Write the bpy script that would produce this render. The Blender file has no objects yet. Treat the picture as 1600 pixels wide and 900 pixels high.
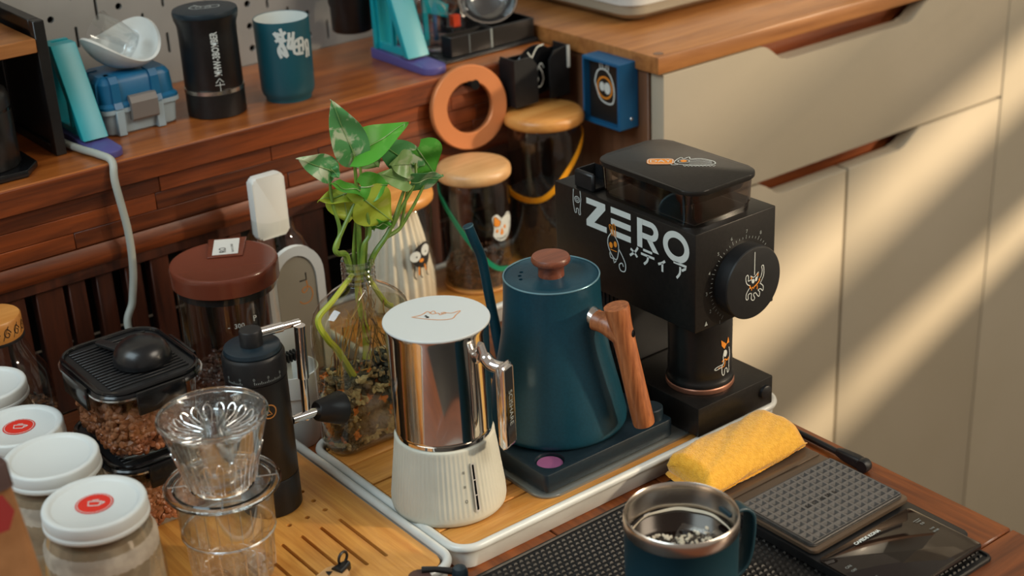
import bpy, bmesh, math, random
from mathutils import Vector, Matrix
sc = bpy.context.scene
COL = sc.collection
PI = math.pi
random.seed(7)
# ------------------------------------------------------------------ camera
FPX = 2330.687
RX = Vector((0.786, 0.2886, -0.5468)); RY = Vector((-0.6166, 0.2998, -0.728)); RZ = Vector((-0.0461, 0.9093, 0.4136))
CAM = Vector((0, 0, 0.73))
cd = bpy.data.cameras.new('camera'); cam = bpy.data.objects.new('camera', cd); COL.objects.link(cam)
cam.matrix_world = Matrix.Translation(CAM) @ Matrix((RX, RY, RZ)).to_4x4()
cd.sensor_width = 36; cd.lens = FPX / 1600 * 36; cd.clip_start = 0.05
cd.dof.use_dof = True; cd.dof.focus_distance = 1.33; cd.dof.aperture_fstop = 5.0
sc.camera = cam
# ------------------------------------------------------------------ light
w = bpy.data.worlds.new('room_light'); sc.world = w; w.use_nodes = True
w.node_tree.nodes['Background'].inputs[0].default_value = (1.0, 0.88, 0.76, 1)
w.node_tree.nodes['Background'].inputs[1].default_value = 0.25
SUN_DIR = Vector((1.0, -1.05, 0.38)).normalized()          # towards the sun
def sun(strength, col, ang):
    l = bpy.data.lights.new('sun', 'SUN'); l.energy = strength; l.color = col; l.angle = ang
    o = bpy.data.objects.new('sun', l); COL.objects.link(o)
    o.rotation_euler = SUN_DIR.to_track_quat('Z', 'Y').to_euler()
sun(5.8, (1.0, 0.80, 0.56), math.radians(3.2))
def area(name, loc, target, size, power, col, sy=None):
    l = bpy.data.lights.new(name, 'AREA'); l.energy = power; l.color = col; l.shape = 'RECTANGLE'; l.size = size; l.size_y = sy or size
    o = bpy.data.objects.new(name, l); COL.objects.link(o); o.location = loc
    o.rotation_euler = (Vector(loc) - Vector(target)).to_track_quat('Z', 'Y').to_euler()
area('cool_skylight_fill', (-1.2, 0.9, 2.0), (0.8, 1.1, 0.1), 1.7, 34, (0.74, 0.92, 1.0), 1.3)  # added area lamp: cool skylight fill from upper left, no window there
area('room_daylight', (2.0, -0.9, 2.0), (0.8, 1.0, 0.1), 1.3, 32, (1.0, 0.88, 0.72), 1.0)
sc.view_settings.view_transform = 'Standard'; sc.view_settings.look = 'None'
sc.view_settings.gamma = 1; sc.view_settings.exposure = 0.24
sc.cycles.transparent_max_bounces = 20
# ------------------------------------------------------------------ materials
M = {}
def mat(name, col, rough=0.5, metal=0.0, **k):
    m = bpy.data.materials.new(name); m.use_nodes = True
    b = m.node_tree.nodes['Principled BSDF']
    b.inputs['Base Color'].default_value = (*col, 1); b.inputs['Roughness'].default_value = rough; b.inputs['Metallic'].default_value = metal
    for a, v in k.items(): b.inputs[a.replace('_', ' ')].default_value = v
    M[name] = m
    return m
def hexc(h):
    f = lambda s: ((int(h[s:s+2], 16) / 255 + 0.055) / 1.055) ** 2.4
    return (f(0), f(2), f(4))
def grain(name, c1, c2, axis='X', scale=14, rough=0.4, bump=0.15, coat=0.0, vary=0.25, stretch=9, c3=None):
    """procedural wood: long streaks along an axis, tone varied from piece to piece"""
    m = mat(name, c1, rough); nt = m.node_tree; N = nt.nodes; L = nt.links; b = N['Principled BSDF']
    b.inputs['Coat Weight'].default_value = coat; b.inputs['Coat Roughness'].default_value = 0.25
    tc = N.new('ShaderNodeTexCoord'); mp = N.new('ShaderNodeMapping'); oi = N.new('ShaderNodeObjectInfo')
    s = [scale * stretch] * 3; s['XYZ'.index(axis)] = scale * 0.6
    mp.inputs['Scale'].default_value = s
    L.new(tc.outputs['Object'], mp.inputs['Vector'])
    cm = N.new('ShaderNodeVectorMath'); cm.operation = 'MULTIPLY_ADD'; cm.inputs[1].default_value = (7.3, 5.1, 9.7)
    L.new(oi.outputs['Random'], cm.inputs[0]); L.new(mp.outputs[0], cm.inputs[2])
    n = N.new('ShaderNodeTexNoise'); n.inputs['Scale'].default_value = 1.0; n.inputs['Detail'].default_value = 7; n.inputs['Roughness'].default_value = 0.65; n.inputs['Distortion'].default_value = 0.6
    L.new(cm.outputs[0], n.inputs['Vector'])
    r = N.new('ShaderNodeValToRGB'); r.color_ramp.elements[0].position = 0.32; r.color_ramp.elements[1].position = 0.68
    r.color_ramp.elements[0].color = (*c2, 1); r.color_ramp.elements[1].color = (*c1, 1)
    if c3:
        e = r.color_ramp.elements.new(0.55); e.color = (*c3, 1)
    L.new(n.outputs['Fac'], r.inputs[0])
    hv = N.new('ShaderNodeHueSaturation'); mr = N.new('ShaderNodeMapRange')
    mr.inputs['To Min'].default_value = 1 - vary; mr.inputs['To Max'].default_value = 1 + vary
    L.new(oi.outputs['Random'], mr.inputs['Value']); L.new(mr.outputs[0], hv.inputs['Value']); L.new(r.outputs[0], hv.inputs['Color'])
    L.new(hv.outputs[0], b.inputs['Base Color'])
    bp = N.new('ShaderNodeBump'); bp.inputs['Strength'].default_value = bump; bp.inputs['Distance'].default_value = 0.001
    L.new(n.outputs['Fac'], bp.inputs['Height']); L.new(bp.outputs[0], b.inputs['Normal'])
    return m
def noisy(name, c1, c2, scale=60, rough=0.5, bump=0.1, metal=0.0, lo=0.4, hi=0.6, **k):
    m = mat(name, c1, rough, metal, **k); nt = m.node_tree; N = nt.nodes; L = nt.links; b = N['Principled BSDF']
    tc = N.new('ShaderNodeTexCoord'); n = N.new('ShaderNodeTexNoise'); n.inputs['Scale'].default_value = scale; n.inputs['Detail'].default_value = 5
    L.new(tc.outputs['Object'], n.inputs['Vector'])
    r = N.new('ShaderNodeValToRGB'); r.color_ramp.elements[0].position = lo; r.color_ramp.elements[1].position = hi
    r.color_ramp.elements[0].color = (*c2, 1); r.color_ramp.elements[1].color = (*c1, 1)
    L.new(n.outputs['Fac'], r.inputs[0]); L.new(r.outputs[0], b.inputs['Base Color'])
    if bump:
        bp = N.new('ShaderNodeBump'); bp.inputs['Strength'].default_value = bump; bp.inputs['Distance'].default_value = 0.001
        L.new(n.outputs['Fac'], bp.inputs['Height']); L.new(bp.outputs[0], b.inputs['Normal'])
    return m
def thin(name, tint=(0.95, 0.96, 0.95), base=0.05, edge=0.55, rough=0.03, tone=(1, 1, 1)):
    """single-walled clear glass or plastic: see-through, brighter reflections at grazing angles"""
    m = bpy.data.materials.new(name); m.use_nodes = True; nt = m.node_tree; N = nt.nodes; L = nt.links; N.clear()
    o = N.new('ShaderNodeOutputMaterial'); mx = N.new('ShaderNodeMixShader'); t = N.new('ShaderNodeBsdfTransparent'); g = N.new('ShaderNodeBsdfGlossy')
    t.inputs[0].default_value = (*tint, 1); g.inputs['Roughness'].default_value = rough; g.inputs['Color'].default_value = (*tone, 1)
    lw = N.new('ShaderNodeLayerWeight'); lw.inputs['Blend'].default_value = 0.5
    pw = N.new('ShaderNodeMath'); pw.operation = 'POWER'; pw.inputs[1].default_value = 3
    ma = N.new('ShaderNodeMath'); ma.operation = 'MULTIPLY_ADD'; ma.inputs[1].default_value = edge; ma.inputs[2].default_value = base
    L.new(lw.outputs['Facing'], pw.inputs[0]); L.new(pw.outputs[0], ma.inputs[0]); L.new(ma.outputs[0], mx.inputs[0])
    L.new(t.outputs[0], mx.inputs[1]); L.new(g.outputs[0], mx.inputs[2]); L.new(mx.outputs[0], o.inputs[0])
    M[name] = m; return m
grain('table_wood', hexc('96501f'), hexc('57280f'), 'Y', 10, 0.35, 0.2, 0.3, 0.12)
grain('table_wood_x', hexc('8a4a22'), hexc('54280f'), 'X', 10, 0.35, 0.2, 0.3, 0.12)
grain('shelf_top_wood', hexc('a65f28'), hexc('733a14'), 'X', 6, 0.32, 0.12, 0.35, 0.1)
grain('mahogany', hexc('8c4319'), hexc('3c1809'), 'X', 8, 0.42, 0.3, 0.1, 0.42)
grain('slat_wood', hexc('562a18'), hexc('2c120a'), 'Z', 8, 0.4, 0.2, 0.2, 0.2)
grain('bamboo', hexc('dba253'), hexc('b97a34'), 'Y', 12, 0.38, 0.12, 0.25, 0.08, 12)
grain('bamboo_x', hexc('d89c4e'), hexc('b0702c'), 'X', 12, 0.38, 0.12, 0.25, 0.1, 12)
grain('worktop_wood', hexc('b87c44'), hexc('8a5428'), 'X', 6, 0.4, 0.1, 0.2, 0.05, 10)
grain('cabinet_wood', hexc('80583e'), hexc('5c3c28'), 'Z', 5, 0.45, 0.1, 0.1, 0.05, 8)
grain('recess_wood', hexc('a85a2c'), hexc('6c3014'), 'X', 6, 0.4, 0.1, 0.1, 0.05, 8)
grain('lid_wood', hexc('d99c54'), hexc('bf7c36'), 'X', 9, 0.42, 0.08, 0.2, 0.03, 7)
grain('lid_wood_pale', hexc('d6ab78'), hexc('c0905c'), 'X', 9, 0.42, 0.08, 0.2, 0.03, 7)
grain('handle_wood', hexc('b46e40'), hexc('7c4222'), 'Z', 30, 0.4, 0.2, 0.25, 0.03, 9)
grain('knob_wood', hexc('864a30'), hexc('5a2a1a'), 'X', 30, 0.4, 0.15, 0.25, 0.03, 6)
noisy('cabinet_paint', hexc('b5aa96'), hexc('b0a590'), 3, 0.42, 0.0)
noisy('wall_paint', hexc('cfcac0'), hexc('c8c2b8'), 4, 0.8, 0.0)
noisy('floor_tile', hexc('8a7a66'), hexc('766654'), 3, 0.5, 0.0)
noisy('peg_white', hexc('a8a49e'), hexc('9d9a94'), 8, 0.35, 0.0)
noisy('black_metal', hexc('161515'), hexc('121111'), 200, 0.38, 0.05)
noisy('grinder_black', hexc('221f1d'), hexc('1c1a18'), 300, 0.36, 0.04, 0.35)
noisy('black_plastic', hexc('17181a'), hexc('131416'), 150, 0.42, 0.02)
mat('black_gloss', hexc('0d0e10'), 0.15)
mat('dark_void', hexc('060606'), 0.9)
noisy('speckled_black', hexc('1b1a19'), hexc('3a3632'), 500, 0.3, 0.0, 0.0, 0.28, 0.34)
noisy('kettle_blue', hexc('164556'), hexc('144050'), 400, 0.33, 0.03, 0.25)
noisy('base_blue', hexc('142630'), hexc('12222c'), 300, 0.42, 0.04, 0.1)
mat('mug_teal', hexc('103440'), 0.42)
mat('cup_teal', hexc('16505c'), 0.38)
mat('cup_white', hexc('cfd4d0'), 0.25)
mat('steel', (0.80, 0.76, 0.71), 0.07, 1.0)
mat('steel_satin', (0.62, 0.56, 0.50), 0.24, 1.0)
mat('chrome', (0.85, 0.82, 0.80), 0.05, 1.0)
mat('tray_metal', hexc('8f9594'), 0.3, 0.6)
noisy('enamel_white', hexc('d5d8d4'), hexc('cccfcb'), 30, 0.28, 0.0, Coat_Weight=0.3)
noisy('cream_plastic', hexc('c6c6b9'), hexc('c1c1b4'), 30, 0.42, 0.0)
mat('lid_white', hexc('cfd5d5'), 0.35)
mat('white_plastic', hexc('d9dad5'), 0.4)
mat('jar_lid', hexc('cdd3d2'), 0.42)
mat('jar_rim', hexc('c2bba8'), 0.4)
mat('red_sticker', hexc('cf2a1c'), 0.5)
mat('white_print', hexc('c9d0cd'), 0.55)
mat('grey_print', hexc('8e9694'), 0.55)
mat('orange_print', hexc('e08a28'), 0.5)
mat('orange_red', hexc('e0400c'), 0.45)
mat('dark_print', hexc('151413'), 0.5)
mat('copper', hexc('cf8250'), 0.38, 0.25)
mat('copper_band', hexc('b07a62'), 0.35, 0.6)
mat('brown_plastic', hexc('6c3626'), 0.22)
mat('silver_trim', hexc('cfccc6'), 0.3, 0.3)
mat('teal_print', hexc('0b97a4'), 0.35)
mat('purple_print', hexc('55508c'), 0.35)
mat('case_blue', hexc('12628c'), 0.4)
mat('case_grey', hexc('9db0b8'), 0.5)
mat('latch_grey', hexc('77716c'), 0.5)
mat('box_blue', hexc('0e5580'), 0.45)
mat('purple_screen', hexc('935a86'), 0.3)
mat('yellow_strap', hexc('e89a10'), 0.45)
mat('green_strap', hexc('0f8a62'), 0.45)
mat('cable_grey', hexc('a9ada4'), 0.5)
mat('coffee', hexc('140a06'), 0.04)
mat('foam', hexc('cfc4ae'), 0.5)
mat('red_paper', hexc('8c1612'), 0.5)
mat('paper_filter', hexc('d8cfbc'), 0.85)
mat('label_beige', hexc('9c9482'), 0.5)
noisy('kraft', hexc('a8774a'), hexc('9a6b40'), 40, 0.7, 0.15)
noisy('kraft_dark', hexc('54382a'), hexc('48302a'), 40, 0.6, 0.1)
noisy('beans_light', hexc('96603e'), hexc('7a4628'), 35, 0.42, 0.1)
noisy('beans_dark', hexc('3e2013'), hexc('22110a'), 90, 0.32, 0.1)
noisy('tea_leaf', hexc('5c3a20'), hexc('1d130c'), 160, 0.6, 0.3)
noisy('grounds', hexc('201610'), hexc('100b08'), 300, 0.7, 0.6)
noisy('rubber_mat', hexc('45423f'), hexc('3b3835'), 200, 0.5, 0.1)
mat('rubber_edge', hexc('625e5a'), 0.5)
noisy('weave_mat', hexc('151516'), hexc('0d0d0e'), 300, 0.5, 0.1)
mat('scale_bronze', hexc('6d5c4c'), 0.35, 0.5)
mat('scale_glass', hexc('1c1512'), 0.05)
noisy('powder', hexc('aea393'), hexc('92887a'), 50, 0.8, 0.3)
noisy('root', hexc('b08a4c'), hexc('6c4a24'), 60, 0.6, 0.2)
noisy('stem_green', hexc('7f9a3c'), hexc('5f8030'), 60, 0.4, 0.1)
mat('stem_water', hexc('a2aa34'), 0.45)
noisy('copper_water', hexc('7f6c3c'), hexc('5a4a28'), 40, 0.2, 0.0)
thin('glass_thin')
thin('glass_rib', (0.90, 0.92, 0.93), 0.16, 0.75, 0.06)
thin('glass_smoke', (0.50, 0.42, 0.37), 0.07, 0.5, 0.06)
thin('glass_amber', (0.80, 0.76, 0.68), 0.06, 0.6, 0.04)
thin('water_skin', (0.96, 0.95, 0.84), 0.04, 0.4, 0.02)
thin('glass_bright', (0.93, 0.94, 0.94), 0.5, 0.5, 0.15)
mat('black_gloss_soft', hexc('141517'), 0.28)
mat('rim_blue', hexc('6f97a4'), 0.3, 0.4)
thin('glass_flask', (0.965, 0.96, 0.92), 0.08, 0.85, 0.03)
mat('peg_black', hexc('101010'), 0.8, Specular_IOR_Level=0.1)
mat('glass_solid', (0.97, 0.98, 0.98), 0.02, 0.0, Transmission_Weight=1.0, IOR=1.48)
def towel_mat():
    m = noisy('towel_yellow', hexc('f0b233'), hexc('e6a424'), 260, 0.9, 0.0)
    nt = m.node_tree; N = nt.nodes; L = nt.links; b = N['Principled BSDF']
    tc = N.new('ShaderNodeTexCoord'); v = N.new('ShaderNodeTexVoronoi'); v.inputs['Scale'].default_value = 650
    L.new(tc.outputs['Object'], v.inputs['Vector'])
    bp = N.new('ShaderNodeBump'); bp.inputs['Strength'].default_value = 0.6; bp.inputs['Distance'].default_value = 0.0008; bp.invert = True
    L.new(v.outputs['Distance'], bp.inputs['Height']); L.new(bp.outputs[0], b.inputs['Normal'])
    b.inputs['Sheen Weight'].default_value = 0.4
towel_mat()
def leaf_mat(name, c1, c2, amount, trans=0.3):
    m = mat(name, c1, 0.3); nt = m.node_tree; N = nt.nodes; L = nt.links; b = N['Principled BSDF']
    tc = N.new('ShaderNodeTexCoord'); n = N.new('ShaderNodeTexNoise'); n.inputs['Scale'].default_value = 55; n.inputs['Detail'].default_value = 4; n.inputs['Distortion'].default_value = 0.8
    mp = N.new('ShaderNodeMapping'); mp.inputs['Scale'].default_value = (0.8, 0.8, 0.9); L.new(tc.outputs['Object'], mp.inputs[0]); L.new(mp.outputs[0], n.inputs['Vector'])
    r = N.new('ShaderNodeValToRGB'); r.color_ramp.elements[0].position = amount; r.color_ramp.elements[1].position = amount + 0.07
    r.color_ramp.elements[0].color = (*c1, 1); r.color_ramp.elements[1].color = (*c2, 1)
    L.new(n.outputs['Fac'], r.inputs[0]); L.new(r.outputs[0], b.inputs['Base Color'])
    tl = N.new('ShaderNodeBsdfTranslucent'); L.new(r.outputs[0], tl.inputs[0]); mx = N.new('ShaderNodeMixShader'); mx.inputs[0].default_value = trans
    L.new(b.outputs[0], mx.inputs[1]); L.new(tl.outputs[0], mx.inputs[2]); L.new(mx.outputs[0], N['Material Output'].inputs[0])
leaf_mat('leaf_variegated', hexc('66ae6a'), hexc('cfdcb8'), 0.48)
leaf_mat('leaf_bright', hexc('62b840'), hexc('7cc655'), 0.55)
leaf_mat('leaf_pale', hexc('9cc278'), hexc('c6d4a4'), 0.50)
leaf_mat('leaf_yellow', hexc('b4c440'), hexc('c6cc62'), 0.55)
# gravel: mixed stones
def stone_mat():
    m = mat('gravel', hexc('5a5044'), 0.5); nt = m.node_tree; N = nt.nodes; L = nt.links; b = N['Principled BSDF']
    tc = N.new('ShaderNodeTexCoord'); v = N.new('ShaderNodeTexVoronoi'); v.inputs['Scale'].default_value = 130
    L.new(tc.outputs['Object'], v.inputs['Vector']); s = N.new('ShaderNodeSeparateColor'); L.new(v.outputs['Color'], s.inputs[0])
    r = N.new('ShaderNodeValToRGB'); cr = r.color_ramp; cr.interpolation = 'CONSTANT'
    cs = ['3a342e', '6a5c4c', '8a7658', '2c2828', 'c8702c', '505048', 'b4a684', '2a302e']
    cr.elements[0].color = (*hexc(cs[0]), 1); cr.elements[1].position = 1 / 8; cr.elements[1].color = (*hexc(cs[1]), 1)
    for i in range(2, 8): e = cr.elements.new(i / 8); e.color = (*hexc(cs[i]), 1)
    L.new(s.outputs[0], r.inputs[0]); L.new(r.outputs[0], b.inputs['Base Color'])
stone_mat()
# ------------------------------------------------------------------ helpers
def PX(px, py, x=None, y=None, z=None):
    """world point on an axis plane seen along a direction measured in the photograph"""
    d = RX * 0 + Vector((RX.dot(Vector((px - 800, 450 - py, -FPX))), RY.dot(Vector((px - 800, 450 - py, -FPX))), RZ.dot(Vector((px - 800, 450 - py, -FPX)))))
    t = (z - CAM.z) / d.z if z is not None else ((x - CAM.x) / d.x if x is not None else (y - CAM.y) / d.y)
    return CAM + d * t
def wloc(o):
    v = Vector((0, 0, 0))
    while o: v += o.location; o = o.parent
    return v
def obj(name, bm, m, parent=None, smooth=True, ang=38, label=None, kind=None):
    off = wloc(parent) if parent else Vector((0, 0, 0))
    if parent is None:
        c = Vector((0, 0, 0))
    if off.length: bmesh.ops.translate(bm, verts=bm.verts, vec=-off)
    me = bpy.data.meshes.new(name); bmesh.ops.recalc_face_normals(bm, faces=bm.faces); bm.to_mesh(me); bm.free()
    for mm in (m if isinstance(m, (list, tuple)) else [m]): me.materials.append(M[mm])
    if smooth: me.shade_smooth(); me.set_sharp_from_angle(angle=math.radians(ang))
    o = bpy.data.objects.new(name, me); COL.objects.link(o)
    if parent: o.parent = parent
    if label: o['label'] = label
    if kind: o['kind'] = kind
    return o
def thing(name, label, cat, loc=(0, 0, 0), group=None):
    o = bpy.data.objects.new(name, None); COL.objects.link(o); o.location = loc; o.empty_display_size = 0.01
    o['label'] = label; o['category'] = cat
    if group: o['group'] = group
    return o
def tag(o, label, cat, group=None):
    o['label'] = label; o['category'] = cat
    if group: o['group'] = group
    return o
def struct(o): o['kind'] = 'structure'; return o
def box(x0, x1, y0, y1, z0, z1, bev=0.0, seg=2, bm=None):
    b = bmesh.new()
    bmesh.ops.create_cube(b, size=1)
    for v in b.verts: v.co = Vector((x0 + (v.co.x + .5) * (x1 - x0), y0 + (v.co.y + .5) * (y1 - y0), z0 + (v.co.z + .5) * (z1 - z0)))
    if bev: bmesh.ops.bevel(b, geom=list(b.edges), offset=bev, segments=seg, affect='EDGES', profile=0.5)
    return merge(bm, b)
def merge(bm, b):
    if bm is None: return b
    me = bpy.data.meshes.new('tmp'); b.to_mesh(me); b.free(); bm.from_mesh(me); bpy.data.meshes.remove(me); return bm
def frame_of(d):
    d = Vector(d).normalized(); u = d.cross(Vector((0, 0, 1)))
    if u.length < 1e-4: u = Vector((1, 0, 0))
    u.normalize(); return d, u, u.cross(d)
def lathe(prof, c, seg=56, bm=None, axis=(0, 0, 1), rfun=None, close=False):
    """profile of (radius, height) turned round an axis through c"""
    bm = bm or bmesh.new(); c = Vector(c)
    A = Vector(axis).normalized()
    if abs(A.z) > 0.999: U, V = Vector((1, 0, 0)), Vector((0, 1, 0))
    else: _, U, V = frame_of(A)
    rings = []
    for r, z in prof:
        if r < 1e-6: rings.append([bm.verts.new(c + A * z)])
        else: rings.append([bm.verts.new(c + A * z + (U * math.cos(a) + V * math.sin(a)) * (r * (rfun(a, z) if rfun else 1))) for a in [2 * PI * i / seg for i in range(seg)]])
    for a, b in zip(rings[:-1], rings[1:]):
        for i in range(seg):
            j = (i + 1) % seg
            if len(a) == 1 and len(b) == 1: break
            if len(a) == 1: bm.faces.new((a[0], b[i], b[j]))
            elif len(b) == 1: bm.faces.new((a[i], a[j], b[0]))
            else: bm.faces.new((a[i], a[j], b[j], b[i]))
    return bm
def tube(pts, rad, seg=10, bm=None, closed=False, cap=True):
    bm = bm or bmesh.new(); P = [Vector(p) for p in pts]; n = len(P)
    R = rad if isinstance(rad, (list, tuple)) else [rad] * n
    rings = []; up = None
    for i in range(n):
        a = P[(i - 1) % n] if (closed or i) else P[i]; b = P[(i + 1) % n] if (closed or i < n - 1) else P[i]
        d = (b - a).normalized()
        if up is None:
            _, u, v = frame_of(d)
        else:
            u = up - d * up.dot(d); u.normalize(); v = u.cross(d) * -1; v = d.cross(u)
        if up is None: v = d.cross(u)
        up = u
        rings.append([bm.verts.new(P[i] + (u * math.cos(2 * PI * k / seg) + v * math.sin(2 * PI * k / seg)) * R[i]) for k in range(seg)])
    m = n if closed else n - 1
    for i in range(m):
        a, b = rings[i], rings[(i + 1) % n]
        for k in range(seg): bm.faces.new((a[k], a[(k + 1) % seg], b[(k + 1) % seg], b[k]))
    if cap and not closed:
        bm.faces.new(rings[0][::-1]); bm.faces.new(rings[-1])
    return bm
def spline(pts, n=8):
    P = [Vector(p) for p in pts]; out = []
    for i in range(len(P) - 1):
        p0 = P[max(i - 1, 0)]; p1 = P[i]; p2 = P[i + 1]; p3 = P[min(i + 2, len(P) - 1)]
        for k in range(n):
            t = k / n
            out.append(0.5 * ((2 * p1) + (p2 - p0) * t + (2 * p0 - 5 * p1 + 4 * p2 - p3) * t * t + (3 * p1 - p0 - 3 * p2 + p3) * t ** 3))
    out.append(P[-1]); return out
def rrect(x0, x1, y0, y1, r, n=6):
    out = []
    for cx, cy, a0 in ((x1 - r, y1 - r, 0), (x0 + r, y1 - r, 90), (x0 + r, y0 + r, 180), (x1 - r, y0 + r, 270)):
        for i in range(n + 1):
            a = math.radians(a0 + 90 * i / n); out.append((cx + r * math.cos(a), cy + r * math.sin(a)))
    return out
def prism(poly, h0, h1, f=None, bm=None, bev=0.0):
    """closed outline pushed from h0 to h1; f maps (u, v, h) into the room"""
    f = f or (lambda u, v, h: Vector((u, v, h)))
    b = bmesh.new()
    A = [b.verts.new(f(u, v, h0)) for u, v in poly]; B = [b.verts.new(f(u, v, h1)) for u, v in poly]; n = len(poly)
    fa = b.faces.new(A[::-1]); fb = b.faces.new(B)
    for i in range(n): b.faces.new((A[i], A[(i + 1) % n], B[(i + 1) % n], B[i]))
    if bev:
        es = list(fa.edges) + list(fb.edges); bmesh.ops.bevel(b, geom=es, offset=bev, segments=2, affect='EDGES', profile=0.5)
    return merge(bm, b)
def loft(sections, bm=None, cap=True):
    bm = bm or bmesh.new(); R = [[bm.verts.new(p) for p in s] for s in sections]; n = len(R[0])
    for a, b in zip(R[:-1], R[1:]):
        for i in range(n): bm.faces.new((a[i], a[(i + 1) % n], b[(i + 1) % n], b[i]))
    if cap: bm.faces.new(R[0][::-1]); bm.faces.new(R[-1])
    return bm
def cut(bm, cutter):
    """bm minus cutter, both bmeshes"""
    ma = bpy.data.meshes.new('a'); bm.to_mesh(ma); bm.free(); mb = bpy.data.meshes.new('b'); bmesh.ops.recalc_face_normals(cutter, faces=cutter.faces); cutter.to_mesh(mb); cutter.free()
    a = bpy.data.objects.new('a', ma); b = bpy.data.objects.new('b', mb); COL.objects.link(a); COL.objects.link(b)
    md = a.modifiers.new('m', 'BOOLEAN'); md.operation = 'DIFFERENCE'; md.object = b; md.solver = 'EXACT'
    dg = bpy.context.evaluated_depsgraph_get(); me = bpy.data.meshes.new_from_object(a.evaluated_get(dg))
    r = bmesh.new(); r.from_mesh(me)
    for o in (a, b): bpy.data.objects.remove(o)
    for q in (me, ma, mb): bpy.data.meshes.remove(q)
    return r
# flat print: everything below works on (u, v) with a mapping f(u, v, h)
def stroke(f, pts, wd, closed=False, h=0.0003, bm=None, n=0):
    bm = bm or bmesh.new(); P = [Vector((p[0], p[1])) for p in pts]
    if n:
        Q = spline([(p.x, p.y, 0) for p in (P + [P[0]] if closed else P)], n); P = [Vector((q.x, q.y)) for q in Q]
        if closed: P = P[:-1]
    m = len(P); L = []; R = []
    for i in range(m):
        a = P[(i - 1) % m] if (closed or i) else P[i]; b = P[(i + 1) % m] if (closed or i < m - 1) else P[i]
        d = (b - a)
        if d.length < 1e-9: d = Vector((1, 0))
        d.normalize(); nn = Vector((-d.y, d.x)) * wd / 2
        q = P[i] + nn; L.append(bm.verts.new(f(q.x, q.y, h))); q = P[i] - nn; R.append(bm.verts.new(f(q.x, q.y, h)))
    for i in range(m if closed else m - 1):
        j = (i + 1) % m; bm.faces.new((L[i], L[j], R[j], R[i]))
    return bm
def blob(f, pts, h=0.0003, bm=None, n=0, rings=3):
    bm = bm or bmesh.new(); P = [Vector((p[0], p[1], 0)) for p in pts]
    if n: P = spline(P + [P[0]], n)[:-1]
    c = sum(P, Vector((0, 0, 0))) / len(P); cv = bm.verts.new(f(c.x, c.y, h)); prev = None
    for k in range(1, rings + 1):
        ring = [bm.verts.new(f(*(c + (p - c) * k / rings).xy, h)) for p in P]
        for i in range(len(P)):
            j = (i + 1) % len(P)
            if prev is None: bm.faces.new((cv, ring[i], ring[j]))
            else: bm.faces.new((prev[i], ring[i], ring[j], prev[j]))
        prev = ring
    return bm
def poly(f, pts, h=0.0003, bm=None):
    bm = bm or bmesh.new(); bm.faces.new([bm.verts.new(f(u, v, h)) for u, v in pts]); return bm
def circ(cu, cv, ru, rv=None, n=20, rot=0):
    rv = rv or ru; o = []
    for i in range(n):
        a = 2 * PI * i / n; x = ru * math.cos(a); y = rv * math.sin(a)
        o.append((cu + x * math.cos(rot) - y * math.sin(rot), cv + x * math.sin(rot) + y * math.cos(rot)))
    return o
def text(f, s, size, cu=0, cv=0, rot=0, h=0.0003, bm=None, sx=1, bold=0):
    bm = bm or bmesh.new(); c = bpy.data.curves.new('t', 'FONT'); c.body = s; c.size = size; c.align_x = 'CENTER'; c.align_y = 'CENTER'; c.offset = bold; c.resolution_u = 3
    o = bpy.data.objects.new('t', c); COL.objects.link(o); dg = bpy.context.evaluated_depsgraph_get()
    me = bpy.data.meshes.new_from_object(o.evaluated_get(dg)); b = bmesh.new(); b.from_mesh(me)
    for v in b.verts:
        x, y = v.co.x * sx, v.co.y; v.co = f(cu + x * math.cos(rot) - y * math.sin(rot), cv + x * math.sin(rot) + y * math.cos(rot), h)
    bpy.data.objects.remove(o); bpy.data.curves.remove(c); bpy.data.meshes.remove(me)
    return merge(bm, b)
def flat(o, bm, name, m, parent, label=None):  # a print as a part, drawn flat
    return obj(name, bm, m, parent, smooth=False, label=label)
def on_cyl(c, r, a0, rt=None, z0=0, zt=1):
    """u runs round the side of a cylinder (to the right as seen from outside), v up; a0 faces u=0; rt: radius at z0+zt"""
    def f(u, v, h):
        rr = r if rt is None else r + (rt - r) * (v - z0) / zt
        a = a0 + u / r; return Vector((c[0] + (rr + h) * math.cos(a), c[1] + (rr + h) * math.sin(a), v))
    return f
def bean(bm, c, s, rng, flatb=0.7):
    """one bean, an ellipsoid with a groove"""
    m = Matrix.Translation(c) @ Matrix.Rotation(rng.uniform(0, 6.3), 4, Vector((rng.uniform(-1, 1), rng.uniform(-1, 1), rng.uniform(-1, 1))).normalized())
    rs = []
    for i in range(1, 4):
        t = PI * i / 4
        rs.append([bm.verts.new(m @ Vector((s * math.cos(t), s * .72 * math.sin(t) * math.cos(a) * (1 if i != 2 else 1.05), s * .55 * math.sin(t) * math.sin(a)))) for a in [2 * PI * k / 7 for k in range(7)]])
    p = bm.verts.new(m @ Vector((s, 0, 0))); q = bm.verts.new(m @ Vector((-s, 0, 0)))
    for k in range(7):
        j = (k + 1) % 7; bm.faces.new((p, rs[0][j], rs[0][k])); bm.faces.new((q, rs[2][k], rs[2][j]))
        for a, b in ((0, 1), (1, 2)): bm.faces.new((rs[a][k], rs[a][j], rs[b][j], rs[b][k]))
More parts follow.
